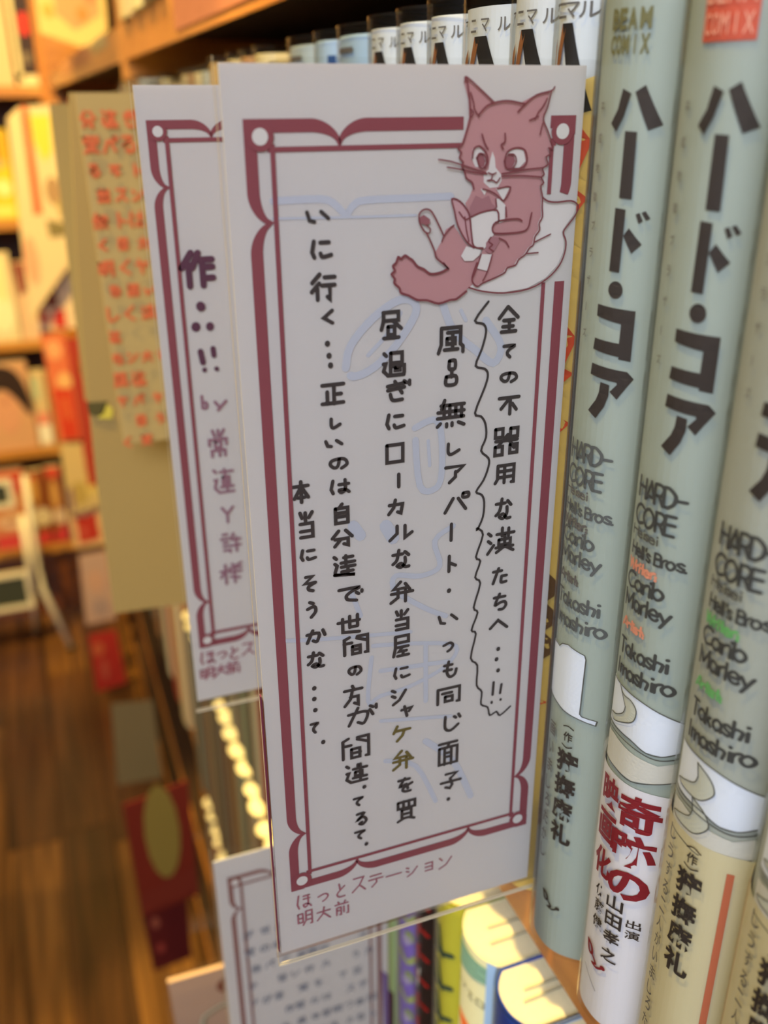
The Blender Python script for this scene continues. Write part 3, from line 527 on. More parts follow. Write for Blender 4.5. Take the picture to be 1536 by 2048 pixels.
# white volumes behind the card
M_white = mat('white_gloss_cover', (214, 220, 226), .3, .5)
M_cream = mat('cream_cover', (214, 206, 176), .5)
I_tan = ink((150, 96, 56)); I_vblack = ink((34, 30, 28))
yw = [1.625, 1.758, 1.948, 2.188, 2.383, 2.592, 2.818]
ordn = ['first', 'second', 'third', 'fourth', 'fifth', 'sixth']
for i in range(6):
    y0, y1 = yw[i]+.006, yw[i+1]-.006
    r = book(y0, y1, 1.0, -1.975, 2.165, M_white, '%s white wrapped volume above the big card, counting left from the green grey ones' % ordn[i],
             'comic book', 'white wrapped volumes showing over the big card', b=.045, wrap=.035 if i > 2 else .05)
    w, h, b = r['dims']; fn = onspine(w, b); P = Print(.02)
    for q, ch in enumerate('アニマル'): P.font(ch, w*(.30+.2*q), h-.036, .026, .026, I_grey, 3, .01)
    P.poly([(w*.24, 2.06), (w*.38, 2.085), (w*.30, 1.93), (w*.16, 1.93)], I_tan, 3)
    P.poly([(w*.52, 2.108), (w*.72, 2.108), (w*.98, 1.96), (w*.80, 1.95)], I_vblack, 3)
    P.poly([(w*.52, 2.108), (w*.60, 2.10), (w*.36, 1.95), (w*.28, 1.96)], I_tan, 3)
    P.build('printed_title', r, fn)
    P = Print(.03)
    P.poly([(0, 0), (w, 0), (w, 2.02), (w*.5, 1.985), (0, 1.985)], ink((236, 206, 120)), 2)
    for q, (z, a) in enumerate(((1.90, .052), (1.80, .030), (1.52, .055), (1.45, .02), (1.34, .022), (.62, .01))):
        P.poly([(w*.3, z+a), (w*.86, z+a*.8), (w*.985, z+a*.2), (w*.985, z-a*.1), (w*.9, z-a), (w*.3, z-a*.7)], ink((222, 92, 60)), 3+.5*(q % 2))
    for q, z in enumerate((.78, .86, .94)): P.disc(w*.7, z, .038, ink((112, 84, 58)), 3+.5*q, rz=.05)
    for q in range(9): P.line([(w*.6, .62-q*.05), (w*.6, .60-q*.05)], .008, ink((90, 80, 50)), 3)
    P.build('printed_picture', r, fn)
# the rest of the top row, smaller and smaller with distance
y = 2.818; i = 0
tops = [('light blue', (170, 196, 220), .30), ('blue striped white', (176, 200, 224), .23), ('pale blue', (186, 200, 206), .36), ('grey white', (196, 196, 190), .25)]
cols = [(206, 190, 150), (190, 178, 150), (200, 170, 120), (176, 180, 176), (214, 200, 160), (180, 140, 100)]
while y < 9.1:
    if i < 4:
        nm, c, t = tops[i]; lb = '%s wrapped volume in the top row, %s past the white ones' % (nm, ordn[i]); g = 'wrapped volumes receding along the top shelf'
        mt = mat('cover_'+nm.replace(' ', '_'), c, .35, .5)
    else:
        t = rnd.choice((.18, .22, .26)); c = cols[i % 6]; g = 'blurred wrapped volumes far along the top shelf'; lb = 'blurred wrapped volume far along the top shelf beside the framed cards'
        mt = mat('cover_far_%d' % (i % 6), c, .4, .5)
    h = 2.165 if i < 3 else rnd.choice((2.10, 2.14, 2.165))
    r = book(y+.006, y+t-.006, 1.0, -1.975, h, mt, lb, 'comic book', g, b=.045, wrap=.03)
    if i < 4:
        w = r['dims'][0]; P = Print(.05)
        P.rect(.78*w, 1.6, .92*w, 2.12, ink((44, 78, 130)), 3) if i == 1 else P.line([(w*.3, h-.04), (w*.7, h-.04)], .015, I_grey, 3)
        P.build('printed_mark', r, onspine(w, .045))
    y += t; i += 1
    if 2.60 < y < 2.64 or abs(y-4.1) < .0: pass

# second shelf
I_l = lambda *c: ink(c)
near2 = [(.86, 1.09, 'pale blue', (176, 190, 206), 'pale blue wrapped paperback on the second shelf at the bottom edge of the picture'),
         (1.10, 1.33, 'grey blue', (160, 176, 196), 'grey blue wrapped paperback on the second shelf under the red lettered volume'),
         (1.34, 1.565, 'silver blue', (170, 186, 204), 'silver blue wrapped paperback on the second shelf, right of the bright blue one'),
         (1.575, 1.795, 'blue', (38, 72, 170), 'bright blue wrapped paperback with sunlit top on the second shelf'),
         (1.805, 2.045, 'cream', (220, 220, 176), 'cream paperback with orange drawing on its spine on the second shelf'),
         (2.055, 2.225, 'yellow', (204, 198, 66), 'yellow paperback with dark scribbled letters on the second shelf'),
         (2.235, 2.405, 'black', (40, 30, 28), 'black paperback with red marks on the second shelf'),
         (2.415, 2.60, 'lilac', (132, 110, 196), 'lilac paperback with green marks on the second shelf'),
         (2.64, 2.80, 'pale green', (176, 200, 150), 'pale green paperback just right of the lower framed card')]
for q, (y0, y1, nm, c, lb) in enumerate(near2):
    mt = mat('cover_row2_'+nm.replace(' ', '_'), c, .4, .4)
    r = book(y0, y1, 1.0, -4.63, 2.165, mt, lb, 'comic book', 'colourful volumes on the second shelf', b=.05, wrap=.0 if nm == 'cream' else .012)
    w, h, b = r['dims']; P = Print(.04); t = h
    if nm == 'blue':
        P.line(smooth([(w*.3, h-.25), (w*.5, h-.2), (w*.6, h-.35), (w*.8, h-.45)], 4), .012, I_l(140, 170, 220), 3)
    elif nm == 'cream':
        P.poly([(w*.25, h-.03), (w*.9, h-.03), (w*.9, h-.10), (w*.25, h-.14)], I_l(120, 160, 140), 3)
        for k2, ch in enumerate('OVER'): P.font('シアエロ'[k2], w*(.3+.17*k2), h-.20, .03, .03, I_l(90, 90, 60), 3, .0)
        for z in (h-.40, h-.68, h-.95, h-1.3): P.poly([(w*.3, z+.06), (w*.75, z+.05), (w*.62, z), (w*.85, z-.02), (w*.6, z-.1), (w*.45, z-.02)], I_l(226, 110, 50), 3)
        P.rect(w*.88, .0, w*.99, h, I_l(150, 184, 224), 3)
    elif nm == 'yellow':
        for k2 in range(10): P.line(smooth([(w*.3, h-.2-k2*.16), (w*.5, h-.26-k2*.16), (w*.85, h-.24-k2*.16)], 3), .022, I_l(62, 82, 70), 3); P.line([(w*.5, h-.14-k2*.16), (w*.65, h-.27-k2*.16)], .015, I_l(62, 82, 70), 3)
        P.rect(0, 0, w*.2, h, I_l(206, 200, 170), 2)
    elif nm == 'black':
        for k2 in range(10): P.line([(w*.35, h-.2-k2*.13), (w*.8, h-.21-k2*.13)], .018, I_l(176, 34, 30), 3); P.line([(w*.55, h-.16-k2*.13), (w*.45, h-.26-k2*.13)], .014, I_l(176, 34, 30) if k2 % 3 else I_l(220, 220, 224), 3)
        P.rect(0, 0, w*.2, h, I_l(140, 84, 78), 2)
    elif nm == 'lilac':
        for k2 in range(8): P.line(smooth([(w*.55, h-.20-k2*.22), (w*.78, h-.24-k2*.22), (w*.92, h-.20-k2*.22)], 3), .022, I_l(168, 178, 112), 3); P.disc(w*.80, h-.32-k2*.22, .018, I_l(150, 166, 96), 3, rz=.035); P.disc(w*.74, h-.12-k2*.22, .02, I_l(168, 152, 210), 3, rz=.03)
        P.rect(0, 0, w*.45, h, I_l(170, 164, 178), 2)
    elif nm == 'pale green':
        P.line([(w*.2, h-.55), (w*.9, h-.55)], .02, I_l(150, 70, 54), 3); P.disc(w*.5, h-.8, .03, I_l(160, 120, 90), 3)
        P.poly([(w*.1, h-1.0), (w*.9, h-1.1), (w*.9, h-1.5), (w*.3, h-1.5)], I_l(84, 40, 70), 3)
    if P.T: P.build('printed_spine', r, onspine(w, .05))
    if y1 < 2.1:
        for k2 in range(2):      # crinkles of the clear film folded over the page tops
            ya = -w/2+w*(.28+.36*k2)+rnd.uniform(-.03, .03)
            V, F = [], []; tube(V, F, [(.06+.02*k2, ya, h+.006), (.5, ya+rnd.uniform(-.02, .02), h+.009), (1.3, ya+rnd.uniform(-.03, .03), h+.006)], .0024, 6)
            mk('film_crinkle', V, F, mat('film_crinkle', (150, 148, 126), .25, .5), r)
y = 2.81; i = 0
dk = [(96, 84, 70), (120, 116, 96), (60, 44, 34), (110, 50, 36), (132, 128, 110), (70, 60, 50), (90, 96, 80)]
while y < 9.1:
    t = rnd.choice((.2, .24, .28))
    book(y+.005, y+t-.005, 1.0, -4.63, rnd.choice((2.1, 2.165)), mat('cover_row2_far_%d' % (i % 7), dk[i % 7], .5), 'dull blurred paperback on the second shelf behind the framed cards', 'comic book', 'blurred volumes farther along the second shelf', b=.04)
    y += t; i += 1
for (z, g, ya, lb, pal) in ((-7.285, 'volumes on the third shelf with lamp lit tops', 1.6, 'paperback with lamp lit page tops in the row on the third shelf', [(110, 88, 60), (84, 60, 40), (120, 110, 90), (70, 46, 32), (96, 100, 84)]),
                            (-9.94, 'volumes on the fourth shelf with amber lit tops', 3.0, 'paperback with amber lit page tops in the row on the fourth shelf', [(120, 84, 50), (60, 80, 74), (140, 90, 60), (90, 60, 40), (130, 120, 96)]),
                            ):
    y = ya; i = 0
    while y < 9.1:
        t = rnd.choice((.22, .24, .26)); 
        if z < -12: t *= 1.7
        book(y+.012, y+t-.012, 1.0+rnd.uniform(0, .03), z, 2.165-rnd.choice((0, 0, .03)), mat('cover%s_%d' % (g[11:22].replace(' ', '_'), i % len(pal)), pal[i % len(pal)], .5), lb, 'comic book', g, b=.05)
        y += t; i += 1
# ------------------------------------------------------------------ framed recommendation cards in clear sleeves
PAPER = mat('card_paper', (210, 208, 205), .75, .2, var=.02, scale=25, translucent=.22, trans_col=(236, 226, 206), bump=.15)
PAPER_W = mat('card_paper_blank', (210, 208, 205), .75, .2, translucent=.22, trans_col=(236, 226, 206))
SLEEVE = film('card_sleeve', (252, 252, 252), .5, .2, .12, 25, edge=1.3)
SEAM = mat('sleeve_seam', (214, 204, 176), .25, .6, coat=.5)
I_frame = ink((132, 70, 76)); I_pen = ink((62, 56, 54)); I_foot = ink((150, 92, 102)); CARD_DOT = ink((204, 202, 196))
def frame(P, x0, x1, z1, z0, w, mt, gaps=(), k=1.0, thin=.0085):
    """double rule frame with brace notches; z1 top, z0 bottom"""
    off, cn = .043*k, .165*k
    def side(a, b, inward, hide=()):
        ln = math.hypot(b[0]-a[0], b[1]-a[1]); ux, uz = (b[0]-a[0])/ln, (b[1]-a[1])/ln; ix, iz = inward
        pt = lambda s, d: (a[0]+ux*s+ix*d, a[1]+uz*s+iz*d)
        ok = lambda s: not any(h0 < s < h1 for h0, h1 in hide)
        segs = []
        def prof(s):
            e = min(abs(s-cn), abs(s-(ln-cn))); q = max(0, 1-e/(.050*k))
            return (w/2+(off-w/2)*(1-math.sqrt(max(0, 1-q*q)))**.9, w*(1-.68*q*q))
        cur = []
        N = 480
        for i in range(0, N+1):
            s = ln*i/N
            if ok(s): cur.append(s)
            else:
                if len(cur) > 1: segs.append(cur)
                cur = []
        if len(cur) > 1: segs.append(cur)
        for sg in segs:
            c = [(pt(s, prof(s)[0]), prof(s)[1]) for s in sg]
            P.line([q[0] for q in c], [q[1] for q in c], mt, 1.6+.2*(a[0] == b[0]), caps=False)
            s0, s1 = max(sg[0], off*.9), min(sg[-1], ln-off*.9)
            if s1 > s0: P.line([pt(s0, off+thin/2), pt(s1, off+thin/2)], thin, mt, 2.5+(a[0] == b[0]), caps=False)
    g = dict(gaps)
    side((x0, z1), (x1, z1), (0, -1), g.get('top', ())); side((x0, z0), (x1, z0), (0, 1), g.get('bottom', ()))
    side((x0, z1), (x0, z0), (1, 0), g.get('left', ())); side((x1, z1), (x1, z0), (-1, 0), g.get('right', ()))
    for cx, cz, sx, sz in ((x0, z1, 1, -1), (x1, z1, -1, -1), (x0, z0, 1, 1), (x1, z0, -1, 1)):
        P.rect(min(cx, cx+sx*off*.75), min(cz, cz+sz*off*.75), max(cx, cx+sx*off*.75), max(cz, cz+sz*off*.75), mt, 4.4)
        P.disc(cx+sx*.027*k, cz+sz*.027*k, .0235*k, mt, 5.2, n=20); P.disc(cx+sx*.027*k, cz+sz*.027*k, .0135*k, CARD_DOT, 6.2, n=20)
def card(Y, x0, x1, zt, zb, label, sx1=None, margin=.010, top=.010, bot=.028, group='framed recommendation cards in clear sleeves', xhold=1.3, paper=None, left_edge=True):
    cx, cz = (x0+x1)/2, zb
    r = root('recommendation_card', (cx, Y, cz), label, 'card', group)
    mk('paper_sheet', *boxes((x0-cx, x1-cx, -.003, .003, 0, zt-zb)), paper or PAPER, r)
    e = .012*Y/1.61; V, F = boxes((x0-margin-cx, xhold-cx, -e, e, -bot, zt-zb+top)); mk('clear_sleeve', V, [F[2], F[4]], SLEEVE, r)   # front and back sheets, open at the top
    sv, sf = boxes((x0-margin-cx, xhold-cx, -e, -e+.003, -bot-.004, -bot), (x0-margin-cx, xhold-cx, -e, -e+.002, -bot+.005, -bot+.0075)); mk('sleeve_seam', sv, sf, SEAM, r)
    sv, sf = boxes((x0-margin-.0008-cx, x0-margin-cx, -e, -e+.003, -bot, zt-zb+top)); mk('sleeve_fold', sv, sf, mat('film_edge', (188, 172, 136), .4), r)
    un = .0006*Y/1.61; return r, (lambda u, v, L: (u-cx, -.0034-un*L, v-cz))

# the big card
r, fn = card(1.61, .329, 1.003, .064, -1.884, 'large maroon framed card with a reading cat and black handwriting, in front')
P = Print(1.0); frame(P, .362, .9865, -.0185, -1.695, .0215, I_frame, {'top': [(.397, .572)], 'right': [(.137, .299)]}.items()); P.build('printed_frame', r, fn)
SHADE = ink((180, 184, 193)); P = Print(1.0)
for wd_, pts in GHOST:
    g = smooth([(a/1e4, b/1e4) for a, b in pts], 4)
    if pts[0] == pts[-1]:
        while math.hypot(g[-1][0]-g[0][0], g[-1][1]-g[0][1]) < wd_*.00096: g.pop()
    P.line(g, wd_*.00092, SHADE, .5)
P.build('show_through_writing', r, fn)
Q = lambda pts: [(a/1e4, b/1e4) for a, b in pts]
P = Print(1.0); FC = {'p': ink((180, 134, 134)), 'q': ink((144, 92, 96)), 'm': ink((158, 112, 116)), 'l': ink((188, 148, 150))}
FC['w'] = ink((208, 203, 198))
P.poly(Q(CATLINE[6][1])+[Q(CATLINE[4][1])[14]], FC['w'], 3.5)
for i, (k, pts) in enumerate(CATFILL): P.poly(Q(pts), FC[k], 4+i*.45)
for i, (wd_, pts) in enumerate(CATLINE): P.line(smooth(Q(pts), 3), wd_/10*.00105, ink((122, 64, 68)), 11.8)
P.build('printed_cat', r, fn)
hr = random.Random(3)
P = Print(1.0)
for i, (ch, x, z, w, h) in enumerate(HAND):
    big = ch in '全不器風無昼過行正達間違面同買屋'
    mt = ink((104, 92, 50)) if i in (46, 47) else I_pen  # olive ink paints in the glare from behind these two characters
    stroke(P, ch, x/1e4, z/1e4, w/1e4*.93, h/1e4*.90, .0076 if h > 300 else .0070, mt, 3, .02, hr)
P.line(smooth(Q(WAVE), 3), .0048, I_pen, 3)
for s in BANG: P.line(Q(s), .0066, I_pen, 3)
P.build('handwriting', r, fn)
P = Print(1.0)
for ch, x, z, w, h in FOOT: stroke(P, ch, x/1e4, z/1e4, w/1e4, h/1e4, .0042, I_foot, 3, .0, hr)
P.build('printed_shop_name', r, fn)
sv, sf = boxes((.3225-.666, .3250-.666, -.006, .006, .01, .75)); mk('maroon_strip', sv, sf, ink((110, 52, 74)), r)  # thin maroon strip along the lower left sleeve margin

# second card
r, fn = card(2.62, .315, .97, .052, -1.812, 'maroon framed card behind the large one, with three big purple dots', xhold=.985)
P = Print(1.0); frame(P, .338, .94, -.03, -1.61, .0225, I_frame, thin=.011); P.build('printed_frame', r, fn)
P = Print(1.0); I_pur = ink((90, 56, 72)); I_pur2 = ink((142, 104, 116))
for ch, x, z, w, h in HAND2: stroke(P, ch, x/1e4, z/1e4, w/1e4, h/1e4, .018 if ch == '作' else .009, I_pur if ch == '作' else I_pur2, 3, .01, hr)
for a, b, rr in DOT2: P.line(Q([a, b]), rr*.00155, I_pur, 3)
P.build('handwriting', r, fn)
P = Print(1.0)
for ch, x, z, w, h in FOOT2: stroke(P, ch, x/1e4, z/1e4, w/1e4, h/1e4, .0062, I_foot, 3, .0, hr)
P.build('printed_shop_name', r, fn)

# card hanging at the second shelf
r, fn = card(2.62, .308, .985, -2.515, -4.40, 'brown framed card with rows of grey writing, below the large card', top=.075, xhold=.985, paper=PAPER)
P = Print(1.0); frame(P, .352, .955, -2.605, -4.25, .018, ink((134, 92, 84)), thin=.010); P.build('printed_frame', r, fn)
P = Print(1.0); I_gy = ink((134, 137, 146)); ks = [k for k in K if k not in '|-・']
for row in range(15):
    x = .41 + (.02 if row % 3 == 0 else 0)
    while x < .92:
        if hr.random() < .8: stroke(P, hr.choice(ks), x, -2.82-row*.094, .034, .034, .006, I_gy, 3, .02, hr)
        x += hr.uniform(.045, .07)
P.poly([(.955, -3.34), (.985, -3.38), (.985, -3.80), (.965, -3.7)], ink((118, 96, 140)), 2)
P.build('handwriting', r, fn)

# khaki sheets with red writing
KH = mat('khaki_paper', (158, 134, 82), .85, .1, var=.10, scale=9); KH2 = mat('khaki_paper_light', (170, 146, 94), .85, .1, var=.05, scale=12)
KH3 = mat('olive_paper', (160, 138, 84), .85, .1, var=.10, scale=9)
def sheet(Y, pts, label, mt, name='paper_sign', cat='sign', group=None, th=.012, hold=True, prints=None, holdz=None):
    cx = sum(p[0] for p in pts)/len(pts); cz = min(p[1] for p in pts)
    r = root(name, (cx, Y, cz), label, cat, group)
    n = len(pts); V = [(x-cx, -th, z-cz) for x, z in pts]+[(x-cx, th, z-cz) for x, z in pts]
    F = [tuple(range(n)), tuple(range(n, 2*n))[::-1]]+[(i, (i+1) % n, n+(i+1) % n, n+i) for i in range(n)]
    mk('sign_panel', V, F, mt, r)
    if hold:
        xr = max(p[0] for p in pts); zm = holdz if holdz is not None else sum(p[1] for p in pts)/n
        if xr < 1.12: mk('clear_holder', *boxes((xr-.25-cx, 1.1-cx, th, th+.03, zm-.12-cz, zm+.12-cz)), film('holder_film', (245, 245, 240), .4, .2), r)
    if prints:
        P = Print(3.0); prints(P); P.build('printed_picture', r, lambda u, v, L: (u-cx, -th-.002-.002*L, v-cz))
    return r
def p_red(P):
    mt = ink((200, 100, 60)); hr2 = random.Random(5)
    for row in range(15):
        z = -.040-row*.0955; x = .305 if row not in (3, 7) else .33
        while x < .98:
            big = row in (0, 1, 4, 6, 8, 11)
            if hr2.random() < .88: stroke(P, hr2.choice(ks), x, z, .052 if big else .038, .056 if big else .042, .0115, mt, 3, .02, hr2)
            x += hr2.uniform(.062, .085)
KG = 'khaki paper signs beside the framed cards'
sheet(4.1, [(.270, .054), (1.0, .054), (1.0, -1.40), (.287, -1.385)], 'upper khaki sheet written in rows of red letters', KH2, group=KG, prints=p_red, hold=False)
sheet(4.34, [(.263, .058), (1.0, .058), (1.0, -2.40), (.15, -2.363), (.156, -1.62), (.183, -.92), (.209, -.566)], 'blank lower khaki sheet hanging behind the red lettered one', KH, group=KG, hold=False,
      prints=lambda P: (P.poly([(.162, -1.244), (.256, -1.248), (.225, -1.31), (.191, -1.313), (.165, -1.30)], ink((84, 76, 40)), 3), P.poly([(.20, -1.325), (.25, -1.26), (.275, -1.29), (.262, -1.335)], ink((196, 180, 70)), 3)))
sheet(5.4, [(.225, .020), (1.0, .030), (1.0, -1.60), (.195, -1.54), (.205, -.9)], 'olive grey sheet showing as a narrow strip left of the khaki ones', KH3, group=KG, hold=False)
# ------------------------------------------------------------------ small signs standing out from the shelves
def blobs(*items):
    """(kind, pts/centre, colour)"""
    def f(P):
        for q, it in enumerate(items):
            L = 2+.4*q
            if it[0] == 'p': P.poly(it[1], ink(it[2]), L)
            elif it[0] == 'd': P.disc(it[1][0], it[1][1], it[1][2], ink(it[2]), L, rz=it[1][3] if len(it[1]) > 3 else None)
            elif it[0] == 'l': P.line(it[1], it[3], ink(it[2]), L)
    return f
PG = 'small paper signs standing out from the far shelves'
def cm(n, c): return mat('sign_'+n, c, .7, .2, var=.05, scale=8)
sheet(21, [(.055, -.171), (.30, .034), (1.05, .074), (1.05, -2.433), (.85, -3.0), (-.102, -4.121)], 'tall cream sign with a slanting red stripe and a yellow patch', cm('cream', (232, 206, 158)), group=PG, prints=blobs(
    ('p', [(.327, .03), (.465, .03), (.446, -1.987), (.279, -2.0)], (222, 104, 60)), ('p', [(.48, -.121), (.85, -.124), (.80, -.8), (.62, -1.0), (.48, -.6)], (236, 208, 76)),
    ('d', (.72, -1.55, .16, .28), (176, 140, 100)), ('p', [(.496, -2.1), (.95, -2.2), (.95, -2.43), (.52, -2.46)], (134, 120, 76)), ('p', [(.72, -1.75), (.95, -1.7), (1.0, -2.1), (.8, -2.1)], (186, 160, 100)), ('d', (.1, -2.9, .14, .5), (232, 170, 130))))
sheet(21.3, [(-.102, -3.9), (.1, -2.45), (.96, -2.45), (.86, -4.412), (.0, -4.432)], 'pinkish cream sign with salmon bar and small dark picture', cm('pinkish', (236, 206, 166)), group=PG, prints=blobs(
    ('p', [(.45, -2.48), (.85, -2.5), (.83, -2.83), (.45, -2.8)], (232, 128, 86)), ('p', [(.262, -3.568), (.486, -3.553), (.509, -3.956), (.258, -3.937)], (140, 78, 56)), ('d', (.17, -4.15, .12, .16), (222, 120, 90)), ('p', [(.378, -4.02), (.608, -3.985), (.612, -4.4), (.348, -4.38)], (206, 60, 48)), ('p', [(.2, -3.0), (.3, -3.0), (.4, -3.5), (.3, -3.5)], (206, 186, 130))))
sheet(20.8, [(.037, -4.4), (.528, -4.41), (.56, -6.9), (.10, -6.85)], 'salmon and red sign with a pale round emblem', cm('salmon', (224, 118, 74)), group=PG, prints=blobs(
    ('d', (.26, -4.75, .17, .22), (240, 168, 110)), ('d', (.38, -5.45, .16, .2), (238, 182, 112)), ('p', [(.12, -5.6), (.49, -5.62), (.51, -6.78), (.17, -6.76)], (210, 64, 34)), ('p', [(.25, -5.8), (.36, -5.8), (.40, -6.3), (.30, -6.35)], (222, 110, 60))))
sheet(20.4, [(.512, -4.45), (.93, -4.42), (.74, -4.9), (.70, -5.2), (.98, -5.5), (.92, -6.2), (.80, -6.5), (.74, -7.777), (.55, -7.809)], 'narrow dark red sign with a notched edge', cm('dark_red', (174, 62, 44)), group=PG)
sheet(20.8, [(.08, -6.817), (.80, -6.80), (.80, -8.45), (.05, -8.586)], 'beige sign with a faint yellow brown picture at its foot', cm('beige', (214, 184, 120)), group=PG, prints=blobs(('d', (.34, -8.1, .2, .3), (190, 160, 84)), ('d', (.62, -7.9, .12, .35), (226, 196, 110)), ('p', [(.1, -8.0), (.2, -7.9), (.2, -8.5), (.1, -8.5)], (150, 112, 110))))
sheet(20.9, [(.009, -8.60), (.80, -8.5), (.80, -9.50), (.064, -9.50)], 'cream edged sign with a red square', cm('cream_edge', (228, 186, 130)), group=PG, prints=blobs(('p', [(.16, -8.70), (.44, -8.72), (.62, -8.60), (.66, -9.34), (.18, -9.40)], (190, 56, 40)), ('d', (.3, -9.1, .07, .1), (206, 96, 74))))
sheet(20.6, [(.111, -9.564), (.74, -9.541), (.74, -11.392), (.037, -11.417)], 'mauve grey sign below the red square', cm('mauve', (196, 160, 138)), group=PG, prints=blobs(('d', (.4, -10.3, .2, .3), (206, 160, 132)), ('d', (.42, -11.0, .2, .25), (176, 148, 136))))
sheet(20.2, [(.045, -11.50), (.68, -11.48), (.76, -13.0), (.03, -13.1)], 'lowest red sign close to the floor', cm('red_low', (186, 50, 38)), group=PG, prints=blobs(('d', (.22, -11.9, .14, .2), (206, 100, 60)), ('d', (.3, -12.5, .08, .3), (200, 90, 66))))
def sc2(pts, a, b): return [(x*b/a, z*b/a) for x, z in pts]
sheet(14.5, sc2([(.26, -11.046), (1.075, -11.159), (1.074, -13.154), (.145, -13.071)], 16.5, 14.5), 'square grey green sign hanging over the floorboards', cm('grey_green', (150, 130, 84)), group=PG)
sheet(9.0, sc2([(.144, -10.73), (.607, -10.662), (1.251, -10.539), (1.22, -13.133), (.193, -13.276)], 13, 9.0), 'red sign bearing a large olive oval', cm('red_oval', (112, 36, 22)), group=PG, prints=blobs(
    ('d', (.50, -7.96, .205, .72), (134, 116, 54)), ('p', [(.13, -8.85), (.84, -8.6), (.84, -9.0), (.13, -9.15)], (112, 40, 28))))
sheet(9.15, sc2([(.193, -13.1), (1.005, -13.0), (.95, -14.6), (.248, -14.681)], 13, 9.15), 'dark crimson sign under the oval one', cm('crimson', (86, 22, 22)), group=PG, prints=blobs(('d', (.28, -9.5, .05, .1), (150, 80, 60)), ('d', (.3, -9.95, .05, .08), (150, 60, 50))))
r = sheet(3.4, [(.12, -3.932), (1.0, -3.96), (1.0, -4.60), (.14, -4.60)], 'pinkish brown card in a clear cover at the bottom left of the lower framed card', cm('pink_brown', (176, 146, 124)), name='recommendation_card', cat='card', group='framed recommendation cards in clear sleeves', hold=False,
      prints=lambda P: (P.line(smooth([(.25, -4.6), (.255, -4.28), (.30, -4.21), (.42, -4.17)], 4), .008, ink((200, 206, 180)), 3), P.line(smooth([(.262, -4.6), (.268, -4.29), (.31, -4.225), (.42, -4.185)], 4), .006, ink((70, 110, 84)), 3), P.disc(.40, -4.06, .05, ink((120, 70, 52)), 2)))
mk('clear_sleeve', *boxes((.105-.565, 1.0-.565, -.03, .03, -.05, .68)), SLEEVE, r)

# labels taped on the shelf fascia
LG = 'paper labels on the upper shelf edge'
def fascia_label(y0, y1, z0, z1, col, label):
    r = root('shelf_label', (1.096, (y0+y1)/2, z0), label, 'label', LG)
    mk('label_strip', *boxes((-.004, .003, -(y1-y0)/2, (y1-y0)/2, 0, z1-z0)), mat('label_'+'_'.join(map(str, col)), col, .6, .2, var=.12, scale=120), r)
fascia_label(4.3, 6.6, .44, .66, (176, 112, 82), 'long salmon label on the near upper shelf edge')
fascia_label(13.2, 19.4, .52, .72, (206, 146, 104), 'peach label on the far upper shelf edge')
fascia_label(11.0, 12.6, .58, .70, (210, 190, 130), 'small pale green label on the far upper shelf edge')

# things on the upper shelf of the long bookcase
for (y0, y1, h, c, lb) in ((6.9, 7.2, 1.9, (190, 170, 120), 'tan book on the upper shelf right of the grey one'), (7.25, 7.8, 2.0, (96, 84, 70), 'thick grey brown book on the upper shelf near the dark joint'), (7.85, 8.5, 2.0, (214, 200, 150), 'pale thick book on the upper shelf beside the grey brown one'), (8.6, 9.3, 2.1, (206, 186, 140), 'cream book at the end of the upper shelf')):
    book(y0, y1, 1.05, .68, h, mat('cover_up_%d' % c[0], c, .5), lb, 'book', 'books on the upper shelf', b=.03)
sheet(19.0, [(.80, 1.20), (1.60, .95), (1.95, 1.25), (2.05, 3.4), (.85, 3.4)], 'cream poster with pink blotches standing on the far upper shelf', cm('poster', (222, 190, 122)), group='posters on the far upper shelf', hold=False, cat='poster', name='poster', prints=blobs(
    ('p', [(1.1, 2.3), (1.85, 2.4), (1.85, 1.5), (1.4, 1.25), (1.1, 1.5)], (214, 150, 104)), ('d', (1.25, 2.05, .26, .16), (232, 214, 150)), ('d', (1.55, 1.5, .1, .12), (200, 130, 70)), ('d', (.98, 1.55, .1, .12), (190, 160, 80)), ('d', (1.7, 1.8, .1, .15), (206, 130, 90))))
# volumes on the far half of the long bookcase
fr = random.Random(11)
fpal = [(190, 170, 130), (150, 60, 40), (200, 190, 160), (90, 80, 60), (210, 150, 90), (120, 130, 110)]
for z, ye in ((-1.975, 17.0), (-4.63, 17.0), (-7.285, 15.0)):
    y = 9.95; i = 0
    while y < ye:
        t = fr.uniform(.4, .7)
        book(y, y+t-.03, 1.02, z, 2.1, mat('cover_b_%d' % (i % 6), fpal[i % 6], .5), 'blurred volume on the far half of the long bookcase', 'book', 'blurred volumes on the far half of the long bookcase', b=.04)
        y += t; i += 1

# ------------------------------------------------------------------ bookcase across the end of the aisle
FB = 25.0
fb = root('bookcase', (-3.8, FB, -HF), 'wide pine bookcase across the end of the aisle, facing the camera', 'bookcase')
def fb_part(name, x0, x1, y0, y1, z0, z1, mt):
    mk(name, *boxes((x0+3.8, x1+3.8, y0-FB, y1-FB, z0+HF, z1+HF)), mt, fb)
M_pine_x = wood('pine_edge_far', (190, 126, 50), (212, 148, 66), (6, 60, 60), .35)
FZ = [3.3, .48, -2.46, -5.42, -8.30, -11.15]
for z in FZ: fb_part('shelf_board', -9.0, .9, FB, 26.8, z-.24, z, M_pine_x)
fb_part('upright', .9, 1.33, FB-.05, 26.9, -HF, 6.0, wood('pine_upright', (184, 118, 36), (200, 130, 42), (8, 8, 3), .4))
fb_part('upright', -9.4, -9.0, FB-.05, 26.9, -HF, 6.0, M_pine)
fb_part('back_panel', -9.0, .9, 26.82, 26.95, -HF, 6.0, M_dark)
fb_part('plinth', -9.0, .9, FB+.3, FB+.4, -HF, -11.39, wood('plinth_wood', (96, 50, 18), (130, 72, 28), (4, 20, 20), .3))
